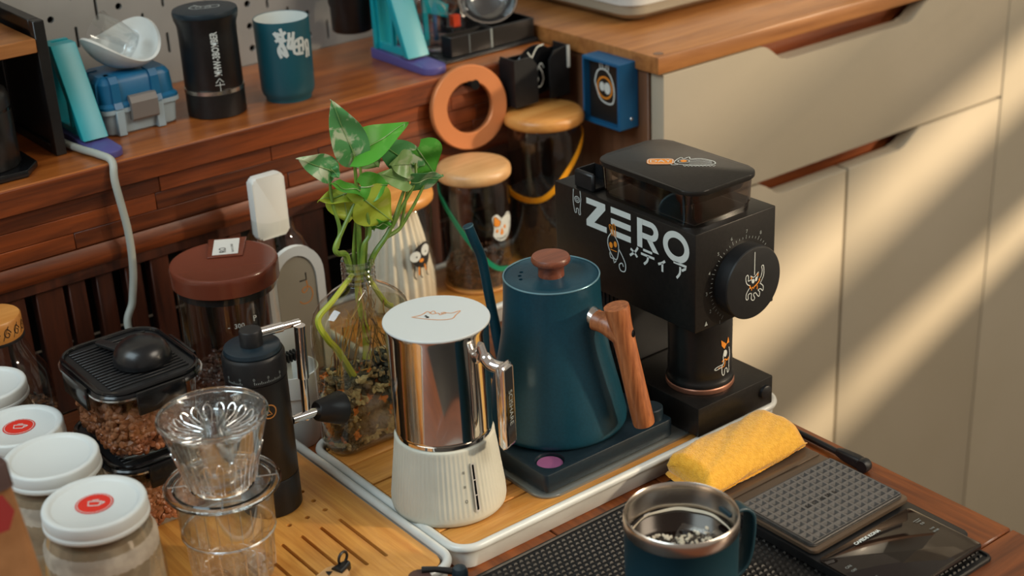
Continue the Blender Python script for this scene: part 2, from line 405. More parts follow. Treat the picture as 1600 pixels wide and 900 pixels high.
# ================================================================== setting
struct(obj('floor', box(-3, 3.2, -3, 1.62, -0.80, -0.75), 'floor_tile', smooth=False))
struct(obj('wall_back', box(-3, 3.2, 1.62, 1.7, -0.75, 1.6), 'wall_paint', smooth=False))
wb = None                                                    # unseen wall at the right, its slots added to shape the sun streaks
opens = [(0.105, 0.18), (0.35, 0.46), (0.555, 0.60), (0.68, 0.90)]
opens = opens[:2] + [(0.515 + k * 0.024, 0.525 + k * 0.024) for k in range(7)] + [(0.69 + k * 0.024, 0.706 + k * 0.024) for k in range(10)]
zz = [-0.75] + [q for o_ in opens for q in o_] + [2.2]
for a, b in zip(zz[0::2], zz[1::2]): wb = box(2.60, 2.62, -2.6, 1.3, a, b, bm=wb)
wb = box(2.60, 2.62, -6.0, -2.6, -0.75, 2.2, bm=wb); wb = box(2.60, 2.62, 1.3, 1.62, -0.75, 2.2, bm=wb)
struct(obj('unseen_slotted_sun_wall', wb, 'wall_paint', smooth=False))
# ================================================================== table
T = thing('wooden_table', 'brown wooden table top with a grained edge board along its right side', 'table', (0.5, 0.8, -0.03))
for i in range(10):
    x1 = 0.925 - i * 0.125
    obj('plank', box(x1 - 0.1245, x1 - 0.0005, 0.6005, 1.1995, -0.03, 0.0, 0.001, 1), 'table_wood', T)
obj('plank', box(0.9255, 0.9688, 0.6005, 1.1995, -0.03, 0.0, 0.0015, 1), 'table_wood', T)
obj('plank', box(-0.35, 0.9688, 0.48, 0.5995, -0.03, 0.0, 0.0015, 1), 'table_wood_x', T)
obj('plank', box(-0.35, 0.9688, 0.36, 0.4795, -0.03, 0.0, 0.0015, 1), 'table_wood_x', T)
obj('plank', box(-0.35, 1.108, 1.2005, 1.36, -0.03, 0.0, 0.0015, 1), 'table_wood_x', T)
for x, y in ((-0.30, 0.41), (0.90, 0.41), (-0.30, 1.30), (0.90, 1.30)): obj('leg', box(x - .03, x + .03, y - .03, y + .03, -0.75, -0.03, .002, 1), 'table_wood', T)
# ---- slatted back carrying the long shelf
S = thing('wooden_shelf', 'long reddish brown wooden shelf ledge on a slatted back, holding cups and tools', 'shelf', (0.65, 1.44, 0.0))
obj('shelf_top', box(0.2, 1.1, 1.35, 1.56, 0.2258, 0.2528, 0.0012, 1), 'shelf_top_wood', S)
obj('front_lip', box(0.2, 1.1, 1.3485, 1.352, 0.2262, 0.2515, 0.0008, 1), 'mahogany', S)
rr = random.Random(3)
for r_, (z0, z1) in enumerate(((0.2085, 0.2255), (0.1905, 0.208), (0.1735, 0.190))):
    x = 0.2 - rr.uniform(0, .1)
    while x < 1.1:
        L_ = rr.uniform(0.12, 0.26); x1 = min(x + L_, 1.1)
        obj('block', box(max(x, .2) + .0003, x1 - .0003, 1.3535 + rr.uniform(0, .0008), 1.372, z0, z1, 0.0005, 1), 'mahogany', S); x += L_
ml = prism([(1.352, .151), (1.350, .155), (1.350, .166), (1.353, .1725), (1.372, .1725), (1.372, .151)], 0.2, 1.1, lambda u, v, h: Vector((h, u, v)))
obj('moulding', ml, 'mahogany', S)
obj('rail', box(0.2, 1.1, 1.356, 1.378, 0.138, 0.151, .001, 1), 'slat_wood', S)
for px, wd in ((-30, 14), (12, 14), (70, 19), (115, 12), (160, 12), (207, 12), (250, 14), (300, 12), (345, 14), (372, 10), (420, 14), (482, 34), (575, 14), (625, 14), (680, 14), (730, 14), (790, 14), (840, 14)):
    p = PX(px, 430, y=1.365); wv = wd * 0.00075
    obj('slat', box(p.x - wv, p.x + wv, 1.3605, 1.376, 0.0, 0.138, .0012, 1), 'slat_wood', S)
obj('under_shelf_shade', box(0.2, 1.1, 1.52, 1.535, 0.0, 0.2255), 'dark_void', S, smooth=False)  # black sheet standing in for the shade under the shelf
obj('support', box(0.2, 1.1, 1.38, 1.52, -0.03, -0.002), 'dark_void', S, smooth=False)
obj('dark_panel', box(0.99, 1.1, 1.556, 1.56, 0.2528, 0.46), 'mahogany', S)
# ---- pegboard
P_ = thing('pegboard', 'pale grey pegboard with round holes and slots standing behind the shelf', 'pegboard', (0.72, 1.565, 0.2528))
bd = box(0.478, 0.985, 1.5605, 1.5655, 0.2528, 0.62)
ct = bmesh.new()
def pegf(u, v, h): return Vector((u, h, v))
k = 0
for c_ in range(19):
    x = 0.492 + c_ * 0.0262
    if x > 0.975: break
    if c_ % 3 == 0:
        for r_ in range(9): prism(circ(x, 0.272 + r_ * 0.0265, 0.0040, n=10), 1.55, 1.58, pegf, ct)
    else:
        off = 0.0 if c_ % 3 == 1 else 0.026
        for r_ in range(5): prism(rrect(x - .0017, x + .0017, 0.262 + off + r_ * 0.053, 0.286 + off + r_ * 0.053, .0016, 2), 1.55, 1.58, pegf, ct)
obj('board', cut(bd, ct), 'peg_white', P_, smooth=False)
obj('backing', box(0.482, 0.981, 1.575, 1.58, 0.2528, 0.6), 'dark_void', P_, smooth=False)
# ================================================================== cabinet
K = thing('kitchen_cabinet', 'cream cabinet with cut-out finger pulls and an oak worktop, right of the table', 'cabinet', (1.43, 1.4, -0.75))
def CY(u, v, h): return Vector((u, h, v))
obj('side_panel', box(1.11, 1.128, 1.2025, 1.61, -0.75, 0.2505, .001, 1), 'cabinet_wood', K)
obj('carcass', box(1.1285, 1.758, 1.215, 1.61, -0.75, 0.2495), 'recess_wood', K, smooth=False)
wt = obj('worktop', box(1.105, 1.7600, 1.180, 1.612, 0.2505, 0.2705, .0015, 2), 'worktop_wood', K)
obj('screw_cap', lathe([(0, .0006), (.0055, .0006), (.006, 0)], (1.117, 1.1925, .2705), 20), 'cabinet_wood', wt)
NX0, NX1, NX2, NX3 = 1.271, 1.316, 1.540, 1.586
def notch(x0, x1, xa, xb, xc_, xd, z0, z1, dp):
    o = [(x0, z0), (x1, z0), (x1, z1)]
    e = lambda t: t * t * (3 - 2 * t)
    if xd < x1: o += [(xd + (xc_ - xd) * t, z1 - dp * e(t)) for t in [i / 10 for i in range(0, 11)]]
    else: o += [(x1, z1 - dp)] if xc_ >= x1 else []
    if xa > x0: o += [(xb + (xa - xb) * t, z1 - dp + dp * e(t)) for t in [i / 10 for i in range(0, 11)]]
    o += [(x0, z1)] if xa > x0 else []
    return o
dr = notch(1.1135, 1.760, NX0, NX1, NX2, NX3, 0.0785, 0.2485, 0.0235)
obj('drawer_front', prism(dr, 1.1805, 1.2015, CY, bev=.0012), 'cabinet_paint', K, label='cream drawer front with finger notch')
seam = 1.4378
e = lambda t: t * t * (3 - 2 * t)
dl = [(1.1135, -.72), (seam - .0022, -.72), (seam - .0022, .0535)] + [(NX1 + (NX0 - NX1) * t, .0535 + .0215 * e(t)) for t in [i / 10 for i in range(11)]] + [(1.1135, .075)]
obj('door', prism(dl, 1.1805, 1.2015, CY, bev=.0012), 'cabinet_paint', K)
dd = [(seam + .0022, -.72), (1.760, -.72), (1.760, .075)] + [(NX3 + (NX2 - NX3) * t, .075 - .0215 * e(t)) for t in [i / 10 for i in range(11)]] + [(seam + .0022, .0535)]
obj('door', prism(dd, 1.1805, 1.2015, CY, bev=.0012), 'cabinet_paint', K)
tag(obj('tall_cabinet', box(1.7606, 2.40, 1.1795, 1.61, -0.75, 0.95, .001, 1), 'cabinet_paint'), 'tall plain cream cabinet side at the far right edge of the photo', 'cabinet')
# ---- appliance on the worktop
A_ = thing('kitchen_appliance', 'white appliance with a beige chamfered base on the oak worktop', 'appliance', (1.36, 1.44, 0.2705))
def rsec(x0, x1, y0, y1, r, z): return [Vector((u, v, z)) for u, v in rrect(x0, x1, y0, y1, r, 5)]
obj('body', loft([rsec(1.166, 1.60, 1.292, 1.60, .028, .296), rsec(1.164, 1.602, 1.290, 1.602, .03, .31), rsec(1.164, 1.602, 1.290, 1.602, .03, .5)]), 'enamel_white', A_)
obj('base', loft([rsec(1.18, 1.59, 1.306, 1.59, .02, .2765), rsec(1.170, 1.596, 1.296, 1.596, .026, .284), rsec(1.168, 1.598, 1.294, 1.598, .027, .2955)]), 'label_beige', A_)
for x, y in ((1.21, 1.335), (1.55, 1.335), (1.21, 1.56), (1.55, 1.56)): obj('foot', lathe([(0, 0), (.015, 0), (.016, .0062), (0, .0062)], (x, y, .2705), 16), 'black_plastic', A_)
# ---- blue box with sticker on the cabinet side
B_ = thing('wall_box', 'blue open-fronted box with a one-ringed creature sticker, fixed to the cabinet side', 'box', (1.095, 1.25, 0.18))
b = box(1.0800, 1.1095, 1.218, 1.282, 0.1815, 0.2600, .0008, 1)
obj('shell', cut(b, box(1.0790, 1.1065, 1.2215, 1.2785, 0.185, 0.2565)), 'box_blue', B_, ang=30)
obj('back_plate', box(1.0885, 1.0900, 1.2216, 1.2784, 0.1851, 0.2564), 'dark_print', B_, smooth=False)
fB = lambda u, v, h: Vector((1.0885 - h, 1.2530 - u, 0.226 + v))
st = stroke(fB, [(-.016, .004), (-.011, .017), (0, .021), (.011, .015), (.017, 0), (.015, -.016), (.004, -.019), (-.008, -.014)], .0020, True, n=4)
stroke(fB, [(-.006, .020), (-.007, .029), (-.003, .026), (-.001, .021)], .0016, bm=st, n=3); stroke(fB, [(.003, .021), (.006, .029), (.008, .026), (.007, .018)], .0016, bm=st, n=3)
blob(fB, circ(-.0035, 0, .0045, .0055), .0004, st); blob(fB, circ(.0055, -.001, .0055, .0070), .0004, st)
flat(0, st, 'sticker', 'white_print', B_)
flat(0, stroke(fB, circ(.001, -.001, .0125, .0125, 24), .0022, True), 'sticker_ring', 'orange_print', B_)
obj('screw', lathe([(0, .0012), (.0018, .001), (.0022, 0)], (1.098, 1.2181, .193), 12, axis=(0, -1, 0)), 'chrome', B_)
# ================================================================== trays on the table
def tray(name, label, x0, x1, y0, y1, board, cuts=None, slatted=False, z0=0.0, matb='bamboo'):
    t = thing(name, label, 'tray', ((x0 + x1) / 2, (y0 + y1) / 2, z0), None)
    def ring(d, z, r): return [Vector((u, v, z0 + z)) for u, v in rrect(x0 + d, x1 - d, y0 + d, y1 - d, r, 8)]
    bm = bmesh.new(); secs = [ring(.008, .0, .014), ring(.006, .002, .016), ring(.0035, .0215, .020), ring(.0065, .0215, .017), ring(.009, .004, .014)]
    R = [[bm.verts.new(p) for p in s] for s in secs]; n = len(R[0])
    for a, b in zip(R[:-1], R[1:]):
        for i in range(n): bm.faces.new((a[i], a[(i + 1) % n], b[(i + 1) % n], b[i]))
    bm.faces.new(R[0][::-1]); bm.faces.new(R[-1])
    obj('tray_body', bm, 'enamel_white', t)
    obj('rim', tube(ring(.0042, .0215, .020), .0040, 10, closed=True), 'enamel_white', t)
    ins = [(u, v) for u, v in rrect(x0 + .0105, x1 - .0105, y0 + .0105, y1 - .0105, .013, 8)]
    if not slatted:
        pb = prism(ins, z0 + .013, z0 + .0215, bev=.0006)
        if cuts: pb = cut(pb, cuts)
        obj('bamboo_board', pb, matb, t, ang=30); obj('slot_shade_sheet', box(x0 + .02, x1 - .02, y0 + .02, y1 - .02, z0 + .008, z0 + .0128), 'dark_void', t, smooth=False)  # dark sheet added below so the slots read as black shade
    else:
        ys = [y0 + .0105] + slatted + [y1 - .0105]
        for i, (a, b) in enumerate(zip(ys[:-1], ys[1:])):
            a2, b2 = a + (.0012 if i else 0), b - (.0012 if i < len(ys) - 2 else 0)
            fl = []
            for u, v in ins: fl.append((u, min(max(v, a2), b2)))
            q = []
            for p in fl:
                if not q or (abs(p[0] - q[-1][0]) + abs(p[1] - q[-1][1])) > 1e-5: q.append(p)
            # keep only the outline portion inside this strip
            xs0 = min(u for u, v in ins); xs1 = max(u for u, v in ins)
            if 0 < i < len(ys) - 2: q = [(xs0, a2), (xs1, a2), (xs1, b2), (xs0, b2)]
            elif i == 0: q = [p for p in q if p[1] < b2 - 1e-6] ; q = sorted_loop(q) + []; q = [(xs0, b2)] + [p for p in q] + [(xs1, b2)] if q else q
            else: q = [p for p in q if p[1] > a2 + 1e-6]; q = [(xs1, a2)] + q + [(xs0, a2)]
            obj('slat', prism(q, z0 + .013, z0 + .0215, bev=.0006), matb, t, ang=30)
        obj('slat_shade_sheet', box(x0 + .02, x1 - .02, y0 + .02, y1 - .02, z0 + .008, z0 + .0128), 'dark_void', t, smooth=False)  # dark full-size sheet standing in for shade in the slat gaps
    return t
def sorted_loop(q):  # bottom strip: run from the left side round the front to the right side
    i = 0
    n = len(q)
    # the outline starts on the right-top corner, runs over the left then along the front: already left -> right
    return q
ct = bmesh.new()
for x in (.4185, .4365, .4550, .4735, .4925, .5115, .5305): prism(rrect(x - .0017, x + .0017, .897, .972, .0016, 3), .005, .03, bm=ct)
for x, y in ((.4930, .9925), (.5110, .9925), (.5290, .9925), (.5290, 1.0120), (.5290, 1.032), (.475, .9925), (.457, .9925), (.40, .90), (.385, .93)): prism(circ(x, y, .0024, n=12), .005, .03, bm=ct)
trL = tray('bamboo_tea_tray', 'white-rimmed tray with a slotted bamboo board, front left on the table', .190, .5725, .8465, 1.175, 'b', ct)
ct = bmesh.new(); prism(circ(.5975, .958, .0085, n=18), .005, .03, bm=ct)
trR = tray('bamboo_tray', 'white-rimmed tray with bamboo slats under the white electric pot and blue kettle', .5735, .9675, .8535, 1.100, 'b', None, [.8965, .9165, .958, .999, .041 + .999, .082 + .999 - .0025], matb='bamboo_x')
obj('finger_hole', lathe([(0, .0004), (.0085, .0004), (.0088, 0)], (.5965, .958, .0215), 20), 'table_wood', trR)
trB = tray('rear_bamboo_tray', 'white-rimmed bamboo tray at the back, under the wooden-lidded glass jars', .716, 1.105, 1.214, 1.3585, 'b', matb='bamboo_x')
# metal plate under kettle stand and grinder
PL = tag(obj('metal_plate', prism(rrect(.6775, .9530, .8705, 1.068, .018, 8), .0216, .0242, bev=.0008), 'tray_metal'), 'thin grey metal plate lying under the kettle base and the black grinder', 'plate')
#@@OBJECTS
# ================================================================== white electric pot
def ZD(c, z):  # flat mapping on a horizontal surface, u to +x, v to +y
    return lambda u, v, h: Vector((c[0] + u, c[1] + v, z + h))
mc = (0.6215, 0.9345)
Q = thing('electric_moka_pot', 'steel pot with white lid on a ribbed cream electric base, on the bamboo tray', 'coffee pot', (mc[0], mc[1], 0.0216))
ribs = lambda a, z: 1 + (0.010 * (0.5 + 0.5 * math.cos(a * 72)) if .031 < z < .080 else 0)
pr = [(0, 0), (.0475, 0), (.0500, .002), (.0506, .006), (.0504, .009)] + [(.0502 - .0070 * t, .010 + .056 * t) for t in [i / 6 for i in range(7)]] + [(.0434, .069), (.0427, .0705), (.0405, .0710), (0, .071)]
ribs = lambda a, z: 1 + (0.009 * (0.5 + 0.5 * math.cos(a * 72)) if .0095 < z < .0665 else 0)
cb = obj('heating_base', lathe(pr, (*mc, .0216), 432, rfun=ribs), 'cream_plastic', Q, ang=60)
fm = on_cyl(mc, .0503, math.radians(-96), .0432, .0316, .056)
sl = blob(fm, rrect(-.0011, .0011, .036, .078, .0010, 4), .0016)
obj('slider', stroke(fm, rrect(-.0017, .0017, .035, .079, .0016, 4), .0013, True, .0018), 'silver_trim', cb, smooth=False)
obj('slider_slot', sl, 'black_gloss', cb, smooth=False)
obj('slider_tick', stroke(fm, [(-.0018, .050), (.0018, .050)], .001, h=.0019, bm=stroke(fm, [(-.0018, .064), (.0018, .064)], .001, h=.0019)), 'silver_trim', cb, smooth=False)
ic = stroke(fm, circ(-.0095, .046, .0011, .0014, 10), .0004, True, .0008)
for k in range(3): stroke(fm, [(-.0107, .0585 + k * .0008), (-.0085, .0585 + k * .0008)], .0004, h=.0008, bm=ic)
for k in range(3): stroke(fm, [(-.0107, .0715 + k * .0009), (-.0085, .0715 + k * .0009)], .0004, h=.0008, bm=ic)
flat(0, ic, 'icon', 'dark_print', cb)
obj('seam_ring', lathe([(.0400, 0), (.0416, .0005), (.0416, .0035), (.0400, .004)], (*mc, .0926), 72), 'chrome', Q)
obj('steel_body', lathe([(0, 0), (.0412, 0), (.0424, .0012), (.0424, .003), (.0420, .004), (.0436, .094), (.0443, .097), (.0443, .0985), (0, .0985)], (*mc, .0966), 96), 'steel', Q)
ld = obj('lid', lathe([(0, 0), (.0446, 0), (.0451, .0005), (.0451, .0016), (.0446, .0021), (0, .0021)], (*mc, .1952), 96), 'lid_white', Q)
# cat doodle on the lid: x along the picture's right, y away
def rotf(f, ang, s=1.0, cu=0, cv=0):
    c_, s_ = math.cos(ang), math.sin(ang)
    return lambda u, v, h: f(cu + s * (u * c_ - v * s_), cv + s * (u * s_ + v * c_), h)
fl = rotf(ZD(mc, .1973), math.radians(-38), 1.0, .002, .002)
cat = stroke(fl, [(-.021, .000), (-.013, .0035), (-.008, .010), (-.004, .0045), (.001, .006), (.003, .002), (.006, .006), (.009, .0055), (.013, .005), (.0195, .009), (.016, .001), (.013, -.006), (.004, -.0075), (-.006, -.0055), (-.013, -.003)], .0007, True, n=3)
stroke(fl, [(-.006, .006), (-.003, .011), (-.001, .006)], .0006, bm=cat, n=3); stroke(fl, circ(.0055, .0055, .002, .0016, 12), .0005, True, bm=cat)
flat(0, cat, 'cat_outline', 'orange_print', ld)
flat(0, blob(fl, circ(-.009, .001, .0011), .0004, blob(fl, circ(-.0075, -.0015, .0014), .0004)), 'cat_eyes', 'dark_print', ld)
hd = Vector((.342, -.940, 0)); mp = Vector((*mc, 0))
hq = Vector((hd.y, -hd.x, 0))
def HM(u, v, h): return mp + hd * u + hq * h + Vector((0, 0, v))
hb = obj('handle', prism(rrect(.0610, .0690, .0915, .1700, .0038, 5), -.0072, .0072, HM, bev=.0018), 'chrome', Q)
obj('handle_inlay', prism(rrect(.0688, .0695, .0960, .1660, .0002, 2), -.0054, .0054, HM), 'black_gloss', hb)
fH = lambda u, v, h: mp + hd * (.0696 + h) + Vector((-hd.y, hd.x, 0)) * u + Vector((0, 0, v))
flat(0, text(fH, 'SCISHARE', .0075, 0, .130, -PI / 2), 'lettering', 'grey_print', hb)
obj('handle_bracket', tube(spline([mp + hd * .0425 + Vector((0, 0, .182)), mp + hd * .0465 + Vector((0, 0, .172)), mp + hd * .053 + Vector((0, 0, .166)), mp + hd * .0625 + Vector((0, 0, .1650))], 5), [.0040] * 5 + [.0056] * 11, 14), 'chrome', Q)
# ================================================================== kettle on its heating stand
kc = (0.7580, 0.9500)
KB = thing('kettle_base', 'dark square heating stand with a violet round display, under the blue kettle', 'kettle base', (0.76, 0.95, 0.0243))
bb = prism(rrect(.6835, .8358, .8755, 1.026, .004, 4), .0262, .0440, bev=.0012)
bb = cut(bb, lathe([(0, 0), (.0132, 0), (.0138, .01), (0, .01)], (.7040, .8945, .0405), 40))
obj('housing', bb, 'base_blue', KB, ang=30)
obj('rubber_base', prism(rrect(.688, .831, .880, 1.021, .004, 4), .0243, .0262), 'black_plastic', KB)
obj('display', lathe([(0, .0006), (.0116, .0006), (.0118, 0)], (.7040, .8945, .0406), 40), 'purple_screen', KB)
obj('dial_knob', lathe([(0, .011), (.0105, .011), (.0115, .0102), (.0118, .0), (0, 0)], (.8225, .8915, .0440), 40), 'base_blue', KB)
KT = thing('gooseneck_kettle', 'dark blue gooseneck kettle with wooden handle and knob, on its stand', 'kettle', (kc[0], kc[1], 0.0441))
kp = [(0, 0), (.0600, 0), (.0640, .0012), (.0655, .004), (.0652, .008), (.0630, .018), (.0600, .032), (.0568, .045), (.0538, .058), (.0508, .072), (.0482, .086), (.0462, .100), (.0448, .114), (.0440, .128), (.0436, .140), (.0434, .1455)]
kpf = []
for (a, b), (c_, d_) in zip(kp[3:-1], kp[4:]): kpf += [(a, b), ((a + c_) / 2, (b + d_) / 2)]
kpf.append(kp[-1])
obj('body', lathe(kp[:3] + kpf, (*kc, .0441), 96), 'kettle_blue', KT, ang=50)
obj('rim', tube([(kc[0] + .0430 * math.cos(a), kc[1] + .0430 * math.sin(a), .1898) for a in [2 * PI * i / 72 for i in range(72)]], .0008, 8, closed=True), 'rim_blue', KT)
lid = cut(lathe([(0, -.004), (.0420, -.004), (.0425, -.0005), (.0410, .0003), (.030, -.0006), (.0120, -.0002), (0, -.0002)], (*kc, .1895), 80),
          [lathe([(0, 0), (.0016, 0), (.0016, .02), (0, .02)], (kc[0] - .0225 * math.cos(t), kc[1] + .0225 * math.sin(t), .180), 12, bm=None) for t in ()] and None or (lambda b: b)(
              lathe([(0, 0), (.0019, 0), (.0019, .02), (0, .02)], (kc[0] - .0255, kc[1] + .0115, .180), 12,
                    bm=lathe([(0, 0), (.0019, 0), (.0019, .02), (0, .02)], (kc[0] - .0215, kc[1] + .0180, .180), 12,
                             bm=lathe([(0, 0), (.0019, 0), (.0019, .02), (0, .02)], (kc[0] - .0155, kc[1] + .0235, .180), 12)))))
lo = obj('lid', lid, 'kettle_blue', KT, ang=40)
obj('lid_knob', lathe([(0, 0), (.0118, 0), (.0116, .004), (.0118, .0105), (.0135, .0122), (.0168, .0128), (.0176, .0145), (.0176, .0165), (.0165, .0185), (0, .0190)], (*kc, .1893), 56), 'knob_wood', lo, ang=50)
sp = spline([(.746, 1.008, .066), (.742, 1.028, .072), PX(789, 590, y=1.040), PX(776, 520, y=1.045), PX(764, 460, y=1.047), PX(753, 405, y=1.050), PX(742, 378, y=1.051), PX(731, 352, y=1.054)], 8)
n = len(sp); obj('spout', tube(sp, [.0082 - .0034 * min(1, i / (n * .5)) for i in range(n)], 18), 'kettle_blue', KT, ang=60)
dv = Vector((.25, -.968, 0)); K0 = Vector((*kc, 0))
def KP(r, z): return K0 + dv * r + Vector((0, 0, z))
obj('handle_mount', tube([KP(.040, .160), KP(.049, .1565)], [.0096, .0088], 20), 'steel_satin', KT)
hA = Vector((.774, .8815, .1765)); hZ = Vector((.7905, .8655, .0600)); ax = (hZ - hA)
hs = []
for t, r in ((0, .0112), (.03, .0116), (.10, .0106), (.18, .0100), (.26, .0102), (.4, .0098), (.6, .0099), (.8, .0100), (.97, .0101), (1, .0096)): hs.append((hA + ax * t, r))
hb_ = tube([p for p, r in hs], [r for p, r in hs], 24)
arm = spline([KP(.047, .1568), KP(.054, .1560), KP(.062, .1545), hA + ax * .25], 6)
m_ = len(arm); tube(arm, [.0092 + .0016 * abs(i / m_ - .3) for i in range(m_)], 20, hb_)
obj('spout_lip', tube([sp[-2], sp[-1]], .0052, 18, cap=False), 'rim_blue', KT); ho = obj('handle', hb_, 'handle_wood', KT, ang=50)
bt = hA + ax * .22
obj('handle_button', lathe([(0, .0006), (.0030, .0006), (.0036, -.0004)], bt + Vector((.0050, -.0088, .0004)), 20, axis=(.55, -.83, .1)), 'black_gloss', ho)
# ================================================================== black electric grinder
G = thing('electric_coffee_grinder', 'black box-shaped coffee grinder with big side lettering, dial and smoky hopper', 'coffee grinder', (0.898, 0.955, 0.0243))
gb = obj('base', box(.8490, .9475, .8555, 1.045, .0262, .0560, .0012, 2), 'grinder_black', G)
obj('rubber_foot', box(.855, .941, .862, 1.04, .0243, .0262), 'black_plastic', G, smooth=False)
obj('power_button', lathe([(0, .0032), (.0058, .0032), (.0066, .0026), (.0068, 0)], (.9365, .8555, .0425), 28, axis=(0, -1, 0)), 'black_plastic', gb)
cm_ = box(.862, .940, .965, 1.040, .0560, .1312, .001, 1)
for i in range(12): box(.8608, .8625, .967 + i * .0060, .9695 + i * .0060, .060, .130, bm=cm_)
obj('column', cm_, 'black_plastic', G)
hd_ = obj('housing', box(.8500, .9515, .8615, 1.055, .1305, .2265, .0012, 2), 'grinder_black', G)
fG = lambda u, v, h: Vector((.85 - h, -u, v))            # left side: u runs towards the viewer
ltr = poly(fG, [(-1.0075, .2225), (-.9805, .2225), (-.9805, .2165), (-.9965, .1998), (-.9790, .1998), (-.9790, .1940), (-1.0080, .1940), (-1.0080, .2000), (-.9922, .2166), (-1.0075, .2166)])
for z in (.1940, .2053, .2167): poly(fG, [(-.9728, z), (-.9455, z), (-.9455, z + .0060), (-.9728, z + .0060)], bm=ltr)
poly(fG, [(-.9368, .1940), (-.9300, .1940), (-.9300, .2225), (-.9368, .2225)], bm=ltr)
Rb = [(-.9299, .2225), (-.9185, .2225)] + [(-.9185 + .0100 * math.sin(a), .2132 + .0093 * math.cos(a)) for a in [PI * i / 10 for i in range(1, 10)]] + [(-.9185, .2039), (-.9299, .2039)]
Ri = [(-.9299, .2170), (-.9190, .2170)] + [(-.9190 + .0042 * math.sin(a), .2132 + .0038 * math.cos(a)) for a in [PI * i / 10 for i in range(1, 10)]] + [(-.9190, .2094), (-.9299, .2094)]
for i in range(len(Rb) - 1): ltr.faces.new([ltr.verts.new(fG(*q, .0003)) for q in (Rb[i], Rb[i + 1], Ri[i + 1], Ri[i])])
poly(fG, [(-.9240, .2042), (-.9165, .2042), (-.9080, .1940), (-.9158, .1940)], bm=ltr)
stroke(fG, circ(-.8858, .2082, .0137, .0118, 40), .0062, True, bm=ltr)
W_ = .0024
kat = stroke(fG, [(-.9360, .1925), (-.9400, .1870), (-.9470, .1815)], W_, n=4); stroke(fG, [(-.9460, .1885), (-.9410, .1860), (-.9370, .1825)], W_, bm=kat, n=3)
stroke(fG, [(-.9290, .1925), (-.9170, .1925)], W_, bm=kat); stroke(fG, [(-.9320, .1880), (-.9140, .1880)], W_, bm=kat); stroke(fG, [(-.9225, .1880), (-.9235, .1830), (-.9280, .1785)], W_, bm=kat, n=3)
stroke(fG, [(-.9000, .1900), (-.9040, .1870), (-.9090, .1845)], W_, bm=kat, n=3); stroke(fG, [(-.9035, .1870), (-.9035, .1785)], W_, bm=kat)
stroke(fG, [(-.8890, .1930), (-.8725, .1930), (-.8740, .1905), (-.8785, .1875)], W_, bm=kat); stroke(fG, [(-.8805, .1905), (-.8810, .1840), (-.8850, .1785)], W_, bm=kat, n=3)
flat(0, ltr, 'lettering', 'white_print', hd_); flat(0, kat, 'lettering', 'white_print', hd_)
sk = stroke(fG, [(-.972, .197), (-.977, .190), (-.977, .182), (-.972, .174), (-.966, .171), (-.963, .178), (-.9625, .187), (-.966, .193)], .0010, True, n=3)
stroke(fG, [(-.963, .184), (-.957, .177), (-.953, .170), (-.954, .163), (-.960, .162), (-.962, .167), (-.958, .170), (-.956, .167)], .0011, bm=sk, n=3)
stroke(fG, [(-.975, .176), (-.974, .171), (-.970, .171), (-.969, .167), (-.966, .170)], .0009, bm=sk, n=2)
flat(0, blob(fG, [(-.972, .196), (-.9765, .189), (-.9765, .181), (-.972, .174), (-.966, .1715), (-.9635, .178), (-.963, .187), (-.966, .192)], .0004), 'sticker_body', 'dark_print', hd_)
for v in sk.verts: v.co.x -= .0003
flat(0, sk, 'sticker_outline', 'white_print', hd_)
so = stroke(fG, [(-.971, .194), (-.975, .203), (-.972, .2035), (-.9695, .195)], .0010, h=.0007, n=3); stroke(fG, [(-.968, .194), (-.970, .205), (-.967, .205), (-.966, .194)], .0010, h=.0007, bm=so, n=3)
blob(fG, circ(-.973, .184, .0025, .003), .0007, so); blob(fG, circ(-.9668, .1865, .0022, .003), .0007, so); stroke(fG, [(-.974, .1795), (-.965, .1795)], .0008, h=.0007, bm=so)
flat(0, so, 'sticker_ears', 'orange_print', hd_)
s2 = stroke(fG, [(-1.026, .226), (-1.027, .214), (-1.0255, .206), (-1.0245, .2025), (-1.0225, .203), (-1.0225, .207), (-1.0195, .207), (-1.019, .202), (-1.0165, .2025), (-1.017, .208), (-1.0155, .218), (-1.0165, .226)], .0008, n=2)
stroke(fG, circ(-1.021, .2165, .0036, .003), .0007, True, bm=s2); stroke(fG, circ(-1.021, .2165, .0018, .0014), .0005, True, bm=s2)
flat(0, s2, 'line_sticker', 'white_print', hd_)
ft = rotf(lambda u, v, h: Vector((.864 + u, 1.018 + v, .2265 + h)), math.radians(-70))
s3 = stroke(ft, circ(-.004, .002, .0035, .003), .0008, True); stroke(ft, circ(.004, .002, .0035, .003), .0008, True, bm=s3); stroke(ft, circ(-.004, .002, .0015), .0006, True, bm=s3); stroke(ft, circ(.004, .002, .0015), .0006, True, bm=s3); stroke(ft, [(-.009, -.003), (-.009, .006), (-.003, .007), (0, .005), (.003, .007), (.009, .006), (.009, -.003)], .0008, bm=s3, n=3)
flat(0, s3, 'line_sticker', 'white_print', hd_)
